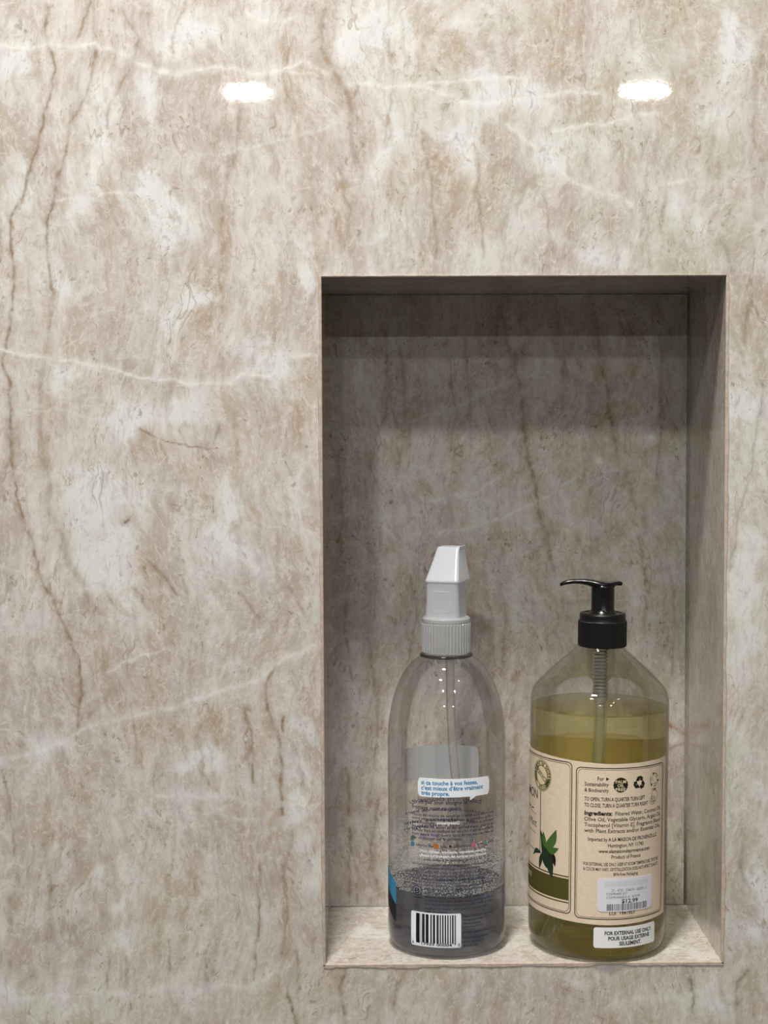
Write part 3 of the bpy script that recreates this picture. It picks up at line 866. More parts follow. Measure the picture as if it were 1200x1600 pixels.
class Ink:
    """flat print gathered in (u mm along the skin, z mm) and laid on the skin"""
    def __init__(s, surf, off):
        s.surf, s.off, s.v, s.f = surf, off, [], []

    def add(s, pts, faces):
        n = len(s.v)
        s.v += [s.surf(u, z, s.off) for u, z in pts]
        s.f += [tuple(i + n for i in f) for f in faces]

    def text(s, t, u0, u1, z, size, bold=0.0, slope=0.0, shear=0.0):
        vs, fs = text2d(t, bold, shear)
        if not vs:
            return
        x0 = min(v[0] for v in vs)
        x1 = max(v[0] for v in vs)
        k = (u1 - u0) / (x1 - x0)
        s.add([(u0 + (x - x0) * k, z + y * size + slope * (x - x0) * k) for x, y in vs], fs)

    def ctext(s, t, uc, zc, w, h, ang=0.0, bold=0.0):
        """centred text, width w and cap height h, turned by ang"""
        vs, fs = text2d(t, bold)
        x0 = min(v[0] for v in vs); x1 = max(v[0] for v in vs)
        y0 = min(v[1] for v in vs); y1 = max(v[1] for v in vs)
        ca, sa = math.cos(ang), math.sin(ang)
        pts = []
        for x, y in vs:
            a = ((x - x0) / (x1 - x0) - 0.5) * w
            b_ = ((y - y0) / (y1 - y0) - 0.5) * h
            pts.append((uc + a * ca - b_ * sa, zc + a * sa + b_ * ca))
        s.add(pts, fs)

    def ring_text(s, t, uc, zc, rx, rz, a0, a1, w, h, inward=False):
        n = len(t)
        for i, ch in enumerate(t):
            if ch == ' ':
                continue
            a = a0 + (a1 - a0) * (i / max(1, n - 1))
            s.ctext(ch, uc + rx * math.cos(a), zc + rz * math.sin(a), w, h, a + (math.pi / 2 if inward else -math.pi / 2), 0.02)

    def ribbon(s, pts, w, closed=False, step=1.2):
        P = [np.array(p, float) for p in pts]
        if closed:
            P.append(P[0])
        D = [P[0]]
        for a, b in zip(P, P[1:]):
            n = max(1, int(np.hypot(*(b - a)) / step))
            for i in range(1, n + 1):
                D.append(a + (b - a) * i / n)
        pv = []
        m = len(D)
        for i, p in enumerate(D):
            if closed and i in (0, m - 1):
                t1 = D[1] - D[0]
                t0 = D[-1] - D[-2]
            else:
                t1 = D[min(i + 1, m - 1)] - p if i < m - 1 else p - D[i - 1]
                t0 = p - D[max(i - 1, 0)] if i > 0 else t1
            t0 = t0 / (np.hypot(*t0) + 1e-9)
            t1 = t1 / (np.hypot(*t1) + 1e-9)
            t = t0 + t1
            t = t / (np.hypot(*t) + 1e-9)
            nrm = np.array([-t[1], t[0]])
            k = w / 2 / max(0.5, float(t @ t1))
            pv += [tuple(p + nrm * k), tuple(p - nrm * k)]
        s.add(pv, [(2 * i, 2 * i + 1, 2 * i + 3, 2 * i + 2) for i in range(m - 1)])

    def ellipse(s, uc, zc, rx, rz, w, n=40):
        s.ribbon([(uc + rx * math.cos(2 * math.pi * i / n), zc + rz * math.sin(2 * math.pi * i / n)) for i in range(n)], w, True, 99)

    def disc(s, uc, zc, rx, rz, n=32, rings=3, wob=0.0, nw=0):
        pv, fs = [(uc, zc)], []
        for k in range(1, rings + 1):
            for i in range(n):
                a = 2 * math.pi * i / n
                r = k / rings * (1 + (wob * math.cos(nw * a) if k == rings else 0))
                pv.append((uc + rx * r * math.cos(a), zc + rz * r * math.sin(a)))
        for i in range(n):
            fs.append((0, 1 + i, 1 + (i + 1) % n))
            for k in range(1, rings):
                a, b_ = 1 + (k - 1) * n, 1 + k * n
                fs.append((a + i, b_ + i, b_ + (i + 1) % n, a + (i + 1) % n))
        s.add(pv, fs)

    def cols(s, u0, u1, top, bot, step=0.8, rows=1):
        n = max(1, int((u1 - u0) / step))
        pv = []
        for i in range(n + 1):
            u = u0 + (u1 - u0) * i / n
            a, b_ = top(u) if callable(top) else top, bot(u) if callable(bot) else bot
            pv += [(u, a + (b_ - a) * k / rows) for k in range(rows + 1)]
        m = rows + 1
        s.add(pv, [(m * i + k, m * i + k + 1, m * (i + 1) + k + 1, m * (i + 1) + k) for i in range(n) for k in range(rows)])

    def leaf(s, a, b_, w, bend=0.0):
        """leaf from stalk a to tip b"""
        a, b_ = np.array(a, float), np.array(b_, float)
        d = b_ - a
        nrm = np.array([-d[1], d[0]]) / (np.hypot(*d) + 1e-9)
        L = np.hypot(*d)
        pv, n = [], 10
        for i in range(n + 1):
            t = i / n
            hw = w * math.sin(math.pi * t ** 0.8) ** 0.9 if 0 < t < 1 else 0.0
            c = a + d * t + nrm * bend * L * math.sin(math.pi * t)
            pv += [tuple(c + nrm * hw), tuple(c), tuple(c - nrm * hw)]
        fs = []
        for i in range(n):
            for k in range(2):
                q = 3 * i + k
                fs.append((q, q + 1, q + 4, q + 3))
        s.add(pv, fs)

    def poly(s, pts):
        c = (sum(p[0] for p in pts) / len(pts), sum(p[1] for p in pts) / len(pts))
        n = len(pts)
        s.add([c] + list(pts), [(0, 1 + i, 1 + (i + 1) % n) for i in range(n)])

    def build(s, name, mat, parent, **k):
        return link(name, s.v, s.f, mat, parent, **k)


def film(name, surf, u0, u1, top, bot, off, thick, mat, parent, step=1.0, rows=1, **k):
    """a thin sheet of real thickness hugging the skin, columns between bot(u) and top(u)"""
    n = max(2, int((u1 - u0) / step))
    vs, fs = [], []
    nr = rows + 1
    for i in range(n + 1):
        u = u0 + (u1 - u0) * i / n
        zt = top(u) if callable(top) else top
        zb = bot(u) if callable(bot) else bot
        for o_ in (off, off + thick):
            for r_ in range(nr):
                vs.append(surf(u, zb + (zt - zb) * r_ / rows, o_))
    c = 2 * nr
    for i in range(n):
        A, B = i * c, (i + 1) * c
        for r_ in range(rows):
            fs.append((A + r_, A + r_ + 1, B + r_ + 1, B + r_))
            fs.append((A + nr + r_, B + nr + r_, B + nr + r_ + 1, A + nr + r_ + 1))
    m0 = len(vs)
    loop = [i * c for i in range(n + 1)] + [n * c + r_ for r_ in range(1, nr)] + [i * c + rows for i in range(n - 1, -1, -1)] + [r_ for r_ in range(rows - 1, 0, -1)]
    vs += [vs[q] for q in loop] + [vs[q + nr] for q in loop]      # the rim has corners of its own so it stays crisp
    L = len(loop)
    for i in range(L):
        j = (i + 1) % L
        fs.append((m0 + i, m0 + j, m0 + L + j, m0 + L + i))
    return link(name, vs, fs, mat, parent, **k)


def rr_top(u0, u1, z, r, slope=0.0):
    def f(u):
        d = min(u - u0, u1 - u)
        e_ = 0.0 if d >= r else r - math.sqrt(max(0.0, r * r - (r - d) ** 2))
        return z + slope * (u - u0) - e_
    return f


def rr_bot(u0, u1, z, r, slope=0.0):
    def f(u):
        d = min(u - u0, u1 - u)
        e_ = 0.0 if d >= r else r - math.sqrt(max(0.0, r * r - (r - d) ** 2))
        return z + slope * (u - u0) + e_
    return f


# ================================================================== amber soap bottle with a black pump
SR = 0.0395
soap = thing('soap_dispenser', 'clear bottle of yellow-green liquid soap with cream label and black pump, right in the niche', 'soap bottle', (0.1560, 0.0352, 0.0))
soap.rotation_euler = (0, R(0.55), 0)

M_PET = thin_plastic('clear_bottle_wall', (0.955, 0.955, 0.945, 1), 0.62)
M_SOAP = liquid_mat('liquid_soap', (0.96, 0.94, 0.34, 1), 12.0, 1.36, 0.42)
M_BLACK = plain('black_pump_plastic', (0.006, 0.006, 0.006, 1), 0.22, 0.5)
M_BLACKR = plain('black_ribbed_plastic', (0.006, 0.006, 0.006, 1), 0.38, 0.4)
M_CREAM = paper('cream_label_paper', srgb(250, 234, 212), 0.22)
M_WHITE = plain('white_sticker', srgb(240, 241, 242), 0.5, 0.3)
M_PRICE = plain('price_sticker_paper', srgb(226, 227, 236), 0.55, 0.3)
M_INK = plain('dark_brown_ink', srgb(40, 36, 26), 0.6, 0.2)
M_INKO = plain('olive_ink', srgb(84, 78, 34), 0.6, 0.2)
M_INKG = plain('badge_green_ink', srgb(96, 100, 52), 0.6, 0.2)
M_LEAF = plain('leaf_green_ink', srgb(74, 108, 50), 0.6, 0.2)
M_LEAFD = plain('dark_leaf_ink', srgb(38, 56, 42), 0.6, 0.2)
M_LEAFB = plain('black_leaf_ink', srgb(38, 20, 20), 0.6, 0.2)
M_CREAMI = plain('cream_ink', srgb(232, 214, 176), 0.6, 0.2)
M_RULE = plain('grey_rule_ink', srgb(148, 134, 104), 0.6, 0.2)
M_INKK = plain('black_ink', srgb(24, 24, 28), 0.55, 0.2)
M_INKGR = plain('grey_ink', srgb(84, 84, 92), 0.6, 0.2)
M_TUBE = milky('translucent_tube', (0.66, 0.68, 0.62, 1), 0.55, 0.4, 0.2)
M_HOUSE = milky('pump_housing_plastic', (0.60, 0.60, 0.60, 1), 0.72, 0.4, 0.15)
M_SPRING = plain('steel_spring', srgb(150, 150, 148), 0.3, 0.5, metallic=0.7)

body = smooth_prof([(0.0340, 0.0004), (0.0372, 0.0022), (0.0390, 0.0062), (0.0395, 0.0115)], 5)
prof = [(0.0, 0.0022), (0.016, 0.0016), (0.029, 0.0004)] + body + [(0.0395, 0.03), (0.0395, 0.06), (0.0395, 0.09), (0.0395, 0.12), (0.0395, 0.136)]
prof += smooth_prof([(0.0395, 0.1385), (0.0391, 0.1435), (0.0376, 0.1482), (0.0352, 0.1512)], 5)
prof += smooth_prof([(0.0352, 0.1512), (0.0300, 0.15655), (0.0250, 0.16125), (0.0195, 0.16625), (0.0142, 0.1706)], 4)[1:]
prof += [ (0.0130, 0.1722), (0.0126, 0.1740), (0.0126, 0.186)]
v, f = lathe(prof, 128)
link('bottle_body', v, f, M_PET, soap, smooth=True)

LZ = 0.1384
g = 0.0006
lp = [(0.0, 0.0030), (0.016, 0.0026), (0.029, 0.0016)] + [(r - g, z + 0.0008) for r, z in body] + \
     [(SR - g, 0.03), (SR - g, 0.07), (SR - g, 0.11), (SR - g, LZ - 0.0012), (SR - g - 0.0001, LZ - 0.0003), (SR - g - 0.0008, LZ - 0.00005), (SR - g - 0.003, LZ), (0.0, LZ)]
v, f = lathe(lp, 128)
link('liquid_soap', v, f, M_SOAP, soap, smooth=True)


def ssurf(u, z, off):
    """u, z in mm; the label was put on a touch askew towards its left end"""
    t = u / 39.5
    r = SR + off
    return (r * math.sin(t), -r * math.cos(t), z / 1000.0)


# paper label, almost all the way round; the gap is on the right
def ltop(u):
    return 112.4 + (1.7 * min(1.0, -u / 40.0) if u < 0 else 0.2 * u / 40)


def lbot(u):
    return 22.4 + (1.0 * min(1.0, -u / 40.0) if u < 0 else 1.0 * u / 42)


label = film('label', ssurf, -158.0, 42.6, ltop, lbot, 0.00005, 0.00012, M_CREAM, soap, 1.3, 1, smooth=True)
IO = 0.00020
dk, gy = Ink(ssurf, IO), Ink(ssurf, IO + 0.00001)


def cut_frame(u0, u1, z0, z1, c, r0=0.0):
    """frame with notched corners"""
    return [(u0 + c, z1), (u1 - c, z1), (u1 - c * .3, z1 - c * .35), (u1, z1 - c), (u1, z0 + c), (u1 - c * .35, z0 + c * .3), (u1 - c, z0),
            (u0 + c, z0), (u0 + c * .35, z0 + c * .3), (u0, z0 + c), (u0, z1 - c), (u0 + c * .3, z1 - c * .35)]


dk.ribbon(cut_frame(-18.3, 38.3, 25.7, 110.0, 2.2), 0.50, True)
gy.ribbon(cut_frame(-17.4, 37.4, 26.6, 109.1, 2.4), 0.32, True)
dk.ribbon(cut_frame(-100.0, -20.9, 26.9, 112.0, 2.2), 0.50, True)
gy.ribbon(cut_frame(-99.0, -21.9, 27.8, 111.0, 2.4), 0.45, True)
dk.ribbon([(-43.4, 92.4), (-43.4, 57.0)], 0.65)
dk.ribbon([(-43.4, 57.0), (-52, 57.4), (-66, 58.0)], 0.4)
dk.ribbon([(-66, 80.6), (-48.0, 77.6)], 0.28)
dk.ribbon([(-48.5, 67.0), (-66, 68.2)], 0.28)
for k in range(4):
    dk.ribbon([(-54.8 - 4.4 * k, 80.6 + .1 * k), (-51.6 - 4.4 * k, 80.6 + .1 * k)], 0.75)
dk.build('label_border', M_INK, label)
gy.build('inner_rule', M_RULE, label)

tx = Ink(ssurf, IO)
tx.text('PROVENCE LEMON', -100.0, -46.6, 87.0, 7.6, 0.01)
tx.text('Rosemary Mint', -84.0, -47.4, 70.6, 6.2)
tx.build('front_lettering', M_INK, label)
tx = Ink(ssurf, IO)
tx.text('For', -6.6, -3.0, 103.2, 3.0, 0.015)
tx.poly([(-1.9, 103.1), (-1.9, 105.1), (-0.1, 104.1)])
tx.text('Sustainability', -13.6, -0.4, 100.0, 3.0, 0.015)
tx.text('& Biodiversity', -13.6, -0.4, 96.7, 3.0, 0.015)
tx.text('TO OPEN, TURN A QUARTER TURN LEFT', -13.6, 21.6, 91.7, 3.0, 0.02)
tx.text('TO CLOSE, TURN A QUARTER TURN RIGHT', -13.6, 23.8, 88.3, 3.0, 0.02)
tx.text('Ingredients:', -13.5, 1.8, 83.8, 3.2, 0.045)
tx.text('Filtered Water, Coconut Oil,', 3.4, 35.6, 83.8, 3.1, 0.012)
tx.text('Olive Oil, Vegetable Glycerin, Argan Oil,', -13.5, 35.6, 80.5, 3.1, 0.012)
tx.text('Tocopherol [Vitamin E], Fragrance Blend', -13.5, 35.2, 77.3, 3.1, 0.012)
tx.text('with Plant Extracts and/or Essential Oils.', -13.5, 35.2, 74.1, 3.1, 0.012)
tx.build('ingredients_text', M_INK, label)
tx = Ink(ssurf, IO)
tx.text('Imported by A LA MAISON DE PROVENCE LLC', -11.4, 31.8, 69.4, 2.9, 0.02)
tx.text('Huntington, NY 11743', -0.4, 21.0, 66.1, 2.9, 0.015)
tx.text('www.alamaisondeprovence.com', -5.6, 25.6, 62.9, 2.9, 0.02)
tx.text('Product of France', 1.6, 19.0, 59.7, 2.9, 0.015)
tx.build('importer_text', M_INK, label)
tx = Ink(ssurf, IO)
tx.text('FOR EXTERNAL USE ONLY. KEEP AT ROOM TEMPERATURE. TEXTURE', -13.8, 33.4, 55.6, 2.6, 0.015)
tx.text('& COLOR MAY VARY. CRYSTALLIZATION DOES NOT AFFECT QUALITY.', -13.8, 33.4, 52.8, 2.6, 0.015)
tx.text('BPA-Free Packaging', 2.8, 17.4, 50.1, 2.4, 0.015)
tx.build('caution_text', M_INK, label)

# round green badge with a slanted banner
bd = Ink(ssurf, IO + 0.00001)
bd.disc(-42.7, 101.3, 8.4, 9.0, 40, 4)
bd.build('badge', M_INKG, label)
b2 = Ink(ssurf, IO + 0.00003)
b2.ellipse(-42.7, 101.3, 7.9, 8.5, 0.35)
b2.disc(-42.7, 101.3, 4.9, 5.3, 32, 3)
b2.poly([(-50.6, 105.0), (-49.2, 107.4), (-34.9, 98.2), (-36.3, 95.6)])
b2.ring_text('TRADITIONAL', -42.7, 101.3, 6.35, 6.8, R(165), R(-8), 1.5, 1.9)
b2.ring_text('MILLED', -42.7, 101.3, 6.35, 6.8, R(225), R(300), 1.6, 1.9, True)
b2.build('badge_lettering', M_CREAMI, label)
b3 = Ink(ssurf, IO + 0.00005)
b3.ctext('FRENCH', -42.75, 101.5, 13.2, 2.0, R(-33), 0.01)
b3.ribbon([(-50.4, 105.1), (-36.4, 95.9)], 0.25)
b3.ribbon([(-49.2, 107.1), (-35.2, 98.0)], 0.25)
b3.build('badge_banner_text', M_INK, label)

# olive band, with rules, and the leaf picture
ob_ = Ink(ssurf, IO)
ob_.cols(-98, -22.2, 46.4, 34.3)
ob_.ribbon([(-98, 47.6), (-22.2, 47.6)], 0.7)
ob_.ribbon([(-98, 33.0), (-22.2, 33.0)], 0.7)
ob_.build('colour_band', M_INKO, label)
ot = Ink(ssurf, IO + 0.00002)
ot.text('PARFUM DE PROVENCE', -92, -54.0, 40.5, 3.4, 0.01)
ot.build('band_text', M_CREAMI, label)

lf = Ink(ssurf, IO + 0.00003)
lf.leaf((-38.6, 60.6), (-30.3, 72.9), 2.7, -0.10)
lf.leaf((-38.2, 61.6), (-28.6, 62.6), 2.2, -0.18)
lf.leaf((-38.4, 60.9), (-40.4, 69.9), 1.7, 0.05)
lf.build('leaf_picture', M_LEAF, label)
lf = Ink(ssurf, IO + 0.00002)
lf.leaf((-39.2, 53.0), (-43.0, 70.0), 2.3, -0.06)
lf.leaf((-38.6, 62.0), (-33.0, 44.6), 3.1, 0.02)
lf.leaf((-40.6, 60.0), (-37.4, 49.4), 2.6, 0.0)
lf.leaf((-41.8, 57.0), (-44.0, 47.5), 1.5, 0.0)
lf.leaf((-42.2, 57.0), (-51.6, 53.6), 1.4, -0.2)
lf.build('leaf_picture', M_LEAFD, label)
lf = Ink(ssurf, IO + 0.00001)
lf.leaf((-36.6, 60.0), (-31.0, 51.6), 1.9, 0.15)
lf.build('leaf_picture', M_LEAFB, label)

# care marks
pm = Ink(ssurf, IO)
pm.disc(6.3, 100.7, 4.15, 4.15, 48, 3, 0.04, 16)
rc = (17.7, 101.2)
for k in range(3):
    a = R(90 - 120 * k)
    def rot(p, a=a):
        ca, sa = math.cos(a - R(90)), math.sin(a - R(90))
        return (rc[0] + p[0] * ca - p[1] * sa, rc[1] + p[0] * sa + p[1] * ca)
    pm.poly([rot(p) for p in [(-2.4, 1.3), (-1.35, 3.5), (0.3, 3.8), (0.7, 3.2), (-0.5, 1.0), (-1.2, 2.0)][:5]])
    pm.poly([rot(p) for p in [(-0.3, 3.8), (1.35, 3.75), (1.9, 2.9), (2.6, 3.2), (1.9, 0.9), (-0.2, 1.7), (0.7, 2.1)]])
cx2, cz2 = 29.0, 101.6
for k in range(3):
    a0 = R(100 - 120 * k)
    arc = [(cx2 + 3.4 * math.cos(a0 - R(8 * i)), cz2 + 3.6 * math.sin(a0 - R(8 * i))) for i in range(11)]
    pm.ribbon(arc, 0.38)
    arc = [(cx2 + 2.2 * math.cos(a0 - R(30 + 8 * i)), cz2 + 2.4 * math.sin(a0 - R(30 + 8 * i))) for i in range(8)]
    pm.ribbon(arc, 0.3)
    pm.leaf((cx2 + 4.4 * math.cos(a0 + .1), cz2 + 4.4 * math.sin(a0 + .1)), (cx2 + 2.4 * math.cos(a0 + .15), cz2 + 2.5 * math.sin(a0 + .15)), 0.5)
pm.ellipse(29.4, 92.6, 2.6, 3.2, 0.25)
pm.ellipse(27.8, 90.2, 2.2, 2.2, 0.25)
pm.ellipse(27.8, 90.2, 1.1, 1.1, 0.25)
pm.text('12M', 27.0, 30.4, 95.9, 1.5, 0.02)
pm.build('care_marks', M_INK, label)
pt = Ink(ssurf, IO + 0.00003)
pt.text('PALM', 3.3, 9.3, 101.7, 2.4, 0.02)
pt.text('OIL', 4.4, 8.2, 99.6, 2.4, 0.02)
pt.text('FREE', 3.4, 9.2, 97.4, 2.4, 0.02)
pt.build('badge_lettering', M_CREAMI, label)

# price sticker
sl = 0.0
price = film('price_sticker', ssurf, -6.0, 28.0, rr_top(-6, 28, 48.6, 1.6), rr_bot(-6, 28, 30.0, 2.4), 0.00024, 0.0001, M_PRICE, soap, 0.6, 1, smooth=True)
price['label'] = 'small white price sticker with a barcode'
pi = Ink(ssurf, 0.00036)
random.seed(5)
u = -0.6
while u < 24.0:
    w = random.choice([0.22, 0.3, 0.5])
    pi.cols(u, u + w, 34.3, 30.6)
    u += w + random.choice([0.25, 0.35, 0.5])
pi.text('$12.99', 7.6, 17.6, 34.7, 3.2, 0.02)
pi.text('LUI  1941023', 0.8, 15.6, 28.4, 2.4, 0.01)
pi.build('barcode_and_price', M_INKK, price)
pi = Ink(ssurf, 0.00036)
pi.text('23 - 4725 - 506074 - 62024 - 2', 1.8, 23.6, 41.2, 2.2, 0.0)
pi.text('COMPARE AT/', -0.9, 11.0, 39.3, 2.0, 0.0)
pi.text('COMPARABLE A:  $19.99', -0.9, 18.8, 37.4, 1.9, 0.0)
pi.build('printed_text', M_INKGR, price)
pi = Ink(ssurf, 0.00035)
u = -1.6
while u < 24.5:
    pi.cols(u, u + 0.18, 47.0, 44.0)
    u += random.choice([0.55, 0.7, 0.9])
pi.build('faint_bars', plain('faint_bar_ink', srgb(178, 180, 192), 0.6, 0.2), price)

use = film('usage_sticker', ssurf, -7.7, 31.2, rr_top(-7.7, 31.2, 21.1, 1.2), rr_bot(-7.7, 31.2, 9.6, 1.2), 0.00006, 0.00012, M_WHITE, soap, 0.6, 1, smooth=True)
use['label'] = 'white bilingual sticker below the cream label'
ui = Ink(ssurf, 0.00020)
ui.text('FOR EXTERNAL USE ONLY.', -1.6, 28.0, 16.9, 3.0, 0.035)
ui.text('POUR USAGE EXTERNE', 0.4, 26.4, 13.9, 3.0, 0.035)
ui.text('SEULEMENT.', 6.6, 20.4, 10.9, 3.0, 0.035)
ui.build('printed_text', M_INKK, use)

# pump: collar with fine ribs, disc, stem, curved spout
PX = 0.0012


def ribbed(r0, z0, z1, n, depth, cx, top=None, bot=None):
    vs, fs = [], []
    rows = [(-0.0006, z0), (0.0, z0 + 0.0006), (0.0, z1 - 0.0005), (-0.0006, z1)]
    N = n * 4
    for dr, z in rows:
        for i in range(N):
            t = 2 * math.pi * i / N
            r = r0 + dr - (depth if (i % 4) in (2, 3) and dr == 0.0 else 0.0)
            vs.append((cx + r * math.cos(t), r * math.sin(t), z))
    for k in range(3):
        for i in range(N):
            j = (i + 1) % N
            fs.append((k * N + i, k * N + j, (k + 1) * N + j, (k + 1) * N + i))
    return vs, fs


v, f = ribbed(0.0139, 0.1722, 0.1872, 90, 0.00014, PX)
nv = len(v)
v2, f2 = lathe([(0.0133, 0.1870), (0.0131, 0.1884), (0.0131, 0.1905), (0.0126, 0.1914), (0.0108, 0.1916), (0.0104, 0.1911), (0.0078, 0.1911), (0.0, 0.1911)], 72, cx=PX)
link('pump_collar', v + v2, f + [tuple(i + nv for i in q) for q in f2], M_BLACKR, soap)
v2, f2 = lathe([(0.0134, 0.1868), (0.0127, 0.1722), (0.0, 0.1726)], 48, cx=PX)
v, f = lathe([(0.0084, 0.1909), (0.0079, 0.1916), (0.0071, 0.1922), (0.0066, 0.1935), (0.0066, 0.2060), (0.0069, 0.2072), (0.0, 0.2072)], 48, cx=PX)
link('pump_stem', v, f, M_BLACK, soap, smooth=True)

sect = [(-24.6, 207.5, 1.0, 1.5), (-23.4, 208.1, 1.25, 1.9), (-21.0, 208.9, 1.4, 2.1), (-17.0, 209.5, 1.5, 2.4), (-13.0, 209.5, 1.7, 2.8), (-9.5, 209.2, 2.1, 3.8),
        (-6.0, 208.6, 2.6, 5.6), (-3.0, 208.1, 2.7, 6.7), (0.5, 207.9, 2.5, 6.9), (4.0, 207.9, 2.1, 5.6), (6.5, 208.2, 1.6, 3.6), (8.2, 208.5, 1.4, 2.9),
        (9.6, 208.4, 1.5, 2.9), (10.8, 208.3, 1.2, 2.5)]
vs, fs = [], []
n = 28
for k, (x, z, hz, hy) in enumerate(sect):
    for i in range(n):
        t = 2 * math.pi * i / n
        c_, s_ = math.cos(t), math.sin(t)
        # flattened on top, rounder below; a shallow dish in the thumb area
        yy = hy * math.copysign(abs(c_) ** 0.75, c_)
        zz = hz * math.copysign(abs(s_) ** 0.85, s_) * (0.78 if s_ > 0 else 1.0)
        if s_ > 0 and -5 < x < 5:
            zz -= 0.35 * (1 - (yy / hy) ** 2)
        vs.append((PX + x / 1000, yy / 1000, (z + zz) / 1000))
for k in range(len(sect) - 1):
    for i in range(n):
        j = (i + 1) % n
        fs.append((k * n + i, k * n + j, (k + 1) * n + j, (k + 1) * n + i))
fs.append(tuple(range(n))[::-1])
fs.append(tuple(range((len(sect) - 1) * n, len(sect) * n)))
link('pump_spout', vs, fs, M_BLACK, soap, smooth=True)

v, f = lathe([(0.0079, 0.1735), (0.0079, 0.1590), (0.0074, 0.1560), (0.0060, 0.1535), (0.0045, 0.1520), (0.0044, 0.1420), (0.0034, 0.1395), (0.0032, 0.1386)], 40, cx=0.0006)
hs_ = link('pump_housing', v, f, M_HOUSE, soap, smooth=True)
path = []
for i in range(15 * 14 + 1):
    t = i / 14
    a = 2 * math.pi * t
    path.append((0.0006 + 0.0036 * math.cos(a), 0.0036 * math.sin(a), 0.1420 + 0.0300 * t / 15))
v, f = tube(path, 0.00038, 6)
link('pump_spring', v, f, M_SPRING, hs_, smooth=True)
pts = [(0.0006, 0, 0.1384)]
ctl = [Vector((0.0006, 0, 0.1384)), Vector((0.0005, 0.0, 0.085)), Vector((-0.0060, 0.0, 0.045)), Vector((-0.0240, -0.0020, 0.0050))]
pts = []
for i in range(31):
    t = i / 30
    pts.append(tuple((1 - t) ** 3 * ctl[0] + 3 * t * (1 - t) ** 2 * ctl[1] + 3 * t * t * (1 - t) * ctl[2] + t ** 3 * ctl[3]))
v, f = tube(pts, 0.0028, 20)
link('dip_tube', v, f, M_TUBE, soap, smooth=True)


# ================================================================== clear spray bottle
spray = thing('spray_bottle', 'clear plastic spray bottle with white translucent trigger top and little liquid, left in the niche', 'spray bottle', (0.0692, 0.0345, 0.0))
A0, B0 = 0.0337, 0.0312
M_PETC = thin_plastic('clear_spray_bottle_wall', (0.975, 0.975, 0.975, 1), 0.66)
M_CLEAN = liquid_mat('cleaning_liquid', (0.50, 0.56, 0.72, 1), 19.0, 1.33, 0.22)
M_MILK = milky('milky_spray_head', (0.84, 0.86, 0.91, 1), 0.32, 0.40, 0.25)
M_MILKC = milky('milky_collar', (0.78, 0.80, 0.82, 1), 0.42, 0.4, 0.2)
M_NAVY = plain('navy_ink', srgb(34, 36, 74), 0.5, 0.3)
M_BLUE = plain('blue_ink', srgb(60, 140, 190), 0.5, 0.3)
M_BLUEW = plain('bright_blue_print', srgb(60, 150, 196), 0.45, 0.3)
M_DARKW = plain('dark_navy_print', srgb(28, 26, 38), 0.45, 0.3)
M_WHITEI = plain('white_ink', srgb(236, 236, 240), 0.5, 0.3)
M_BUB = plain('white_bubble_print', srgb(240, 245, 252), 0.45, 0.35)
M_BUBF = milky('white_bubble_backprint', srgb(244, 246, 250), 0.06, 0.15, 0.4)

sp = [(0.0, 0.0, 0.0030), (0.012, 0.011, 0.0024), (0.024, 0.0218, 0.0006)] + smooth_prof([(0.0280, 0.0256, 0.0002), (0.0318, 0.0292, 0.0022), (0.0336, 0.0311, 0.0068), (0.0341, 0.0316, 0.0130)], 5)
upper = [(0.0338, 0.0313, 0.0300), (0.0337, 0.0312, 0.0700), (0.0338, 0.0313, 0.1080), (0.0337, 0.0312, 0.1220), (0.0330, 0.0304, 0.1300), (0.0313, 0.0290, 0.1400),
         (0.0288, 0.0268, 0.1484), (0.0254, 0.0242, 0.1560), (0.0212, 0.0206, 0.1620), (0.0172, 0.0170, 0.1656)]
sp += smooth_prof(upper, 5)
sp += [(0.0158, 0.0158, 0.1664), (0.0150, 0.0150, 0.1670), (0.0149, 0.0149, 0.1685), (0.0136, 0.0136, 0.1690), (0.0120, 0.0120, 0.1694), (0.0120, 0.0120, 0.180)]
v, f = lathe(sp, 128)
link('bottle_body', v, f, M_PETC, spray, smooth=True)
v, f = lathe([(0.0142, 0.1668), (0.0151, 0.1672), (0.0151, 0.1684), (0.0142, 0.1688)], 64, closed=True)
link('neck_ring', v, f, thin_plastic('neck_ring_plastic', (0.55, 0.53, 0.54, 1), 0.3), spray, smooth=True)


_zz = [p[2] for p in sp[3:]]
_aa = [p[0] for p in sp[3:]]
_bb = [p[1] for p in sp[3:]]


def ab(z):
    return float(np.interp(z, _zz, _aa)), float(np.interp(z, _zz, _bb))


def dsurf(u, z, off):
    """u in degrees round the bottle (0 faces the room), z in mm"""
    a, b_ = ab(z / 1000.0)
    t = R(u)
    return ((a + off) * math.sin(t), -(b_ + off) * math.cos(t), z / 1000.0)


LQ = 0.0366
lp = [(max(0, a - 0.0006), max(0, b_ - 0.0006), z + 0.0008) for a, b_, z in sp if z < LQ - 0.002]
lp[0] = (0.0, 0.0, 0.0038)
aL, bL = ab(LQ)
lp += [(aL - 0.0006, bL - 0.0006, LQ - 0.0010), (aL - 0.0007, bL - 0.0007, LQ - 0.0003), (aL - 0.0014, bL - 0.0014, LQ - 0.0001), (aL - 0.004, bL - 0.004, LQ), (0, 0, LQ)]
v, f = lathe(lp, 128)
link('cleaning_liquid', v, f, M_CLEAN, spray, smooth=True)

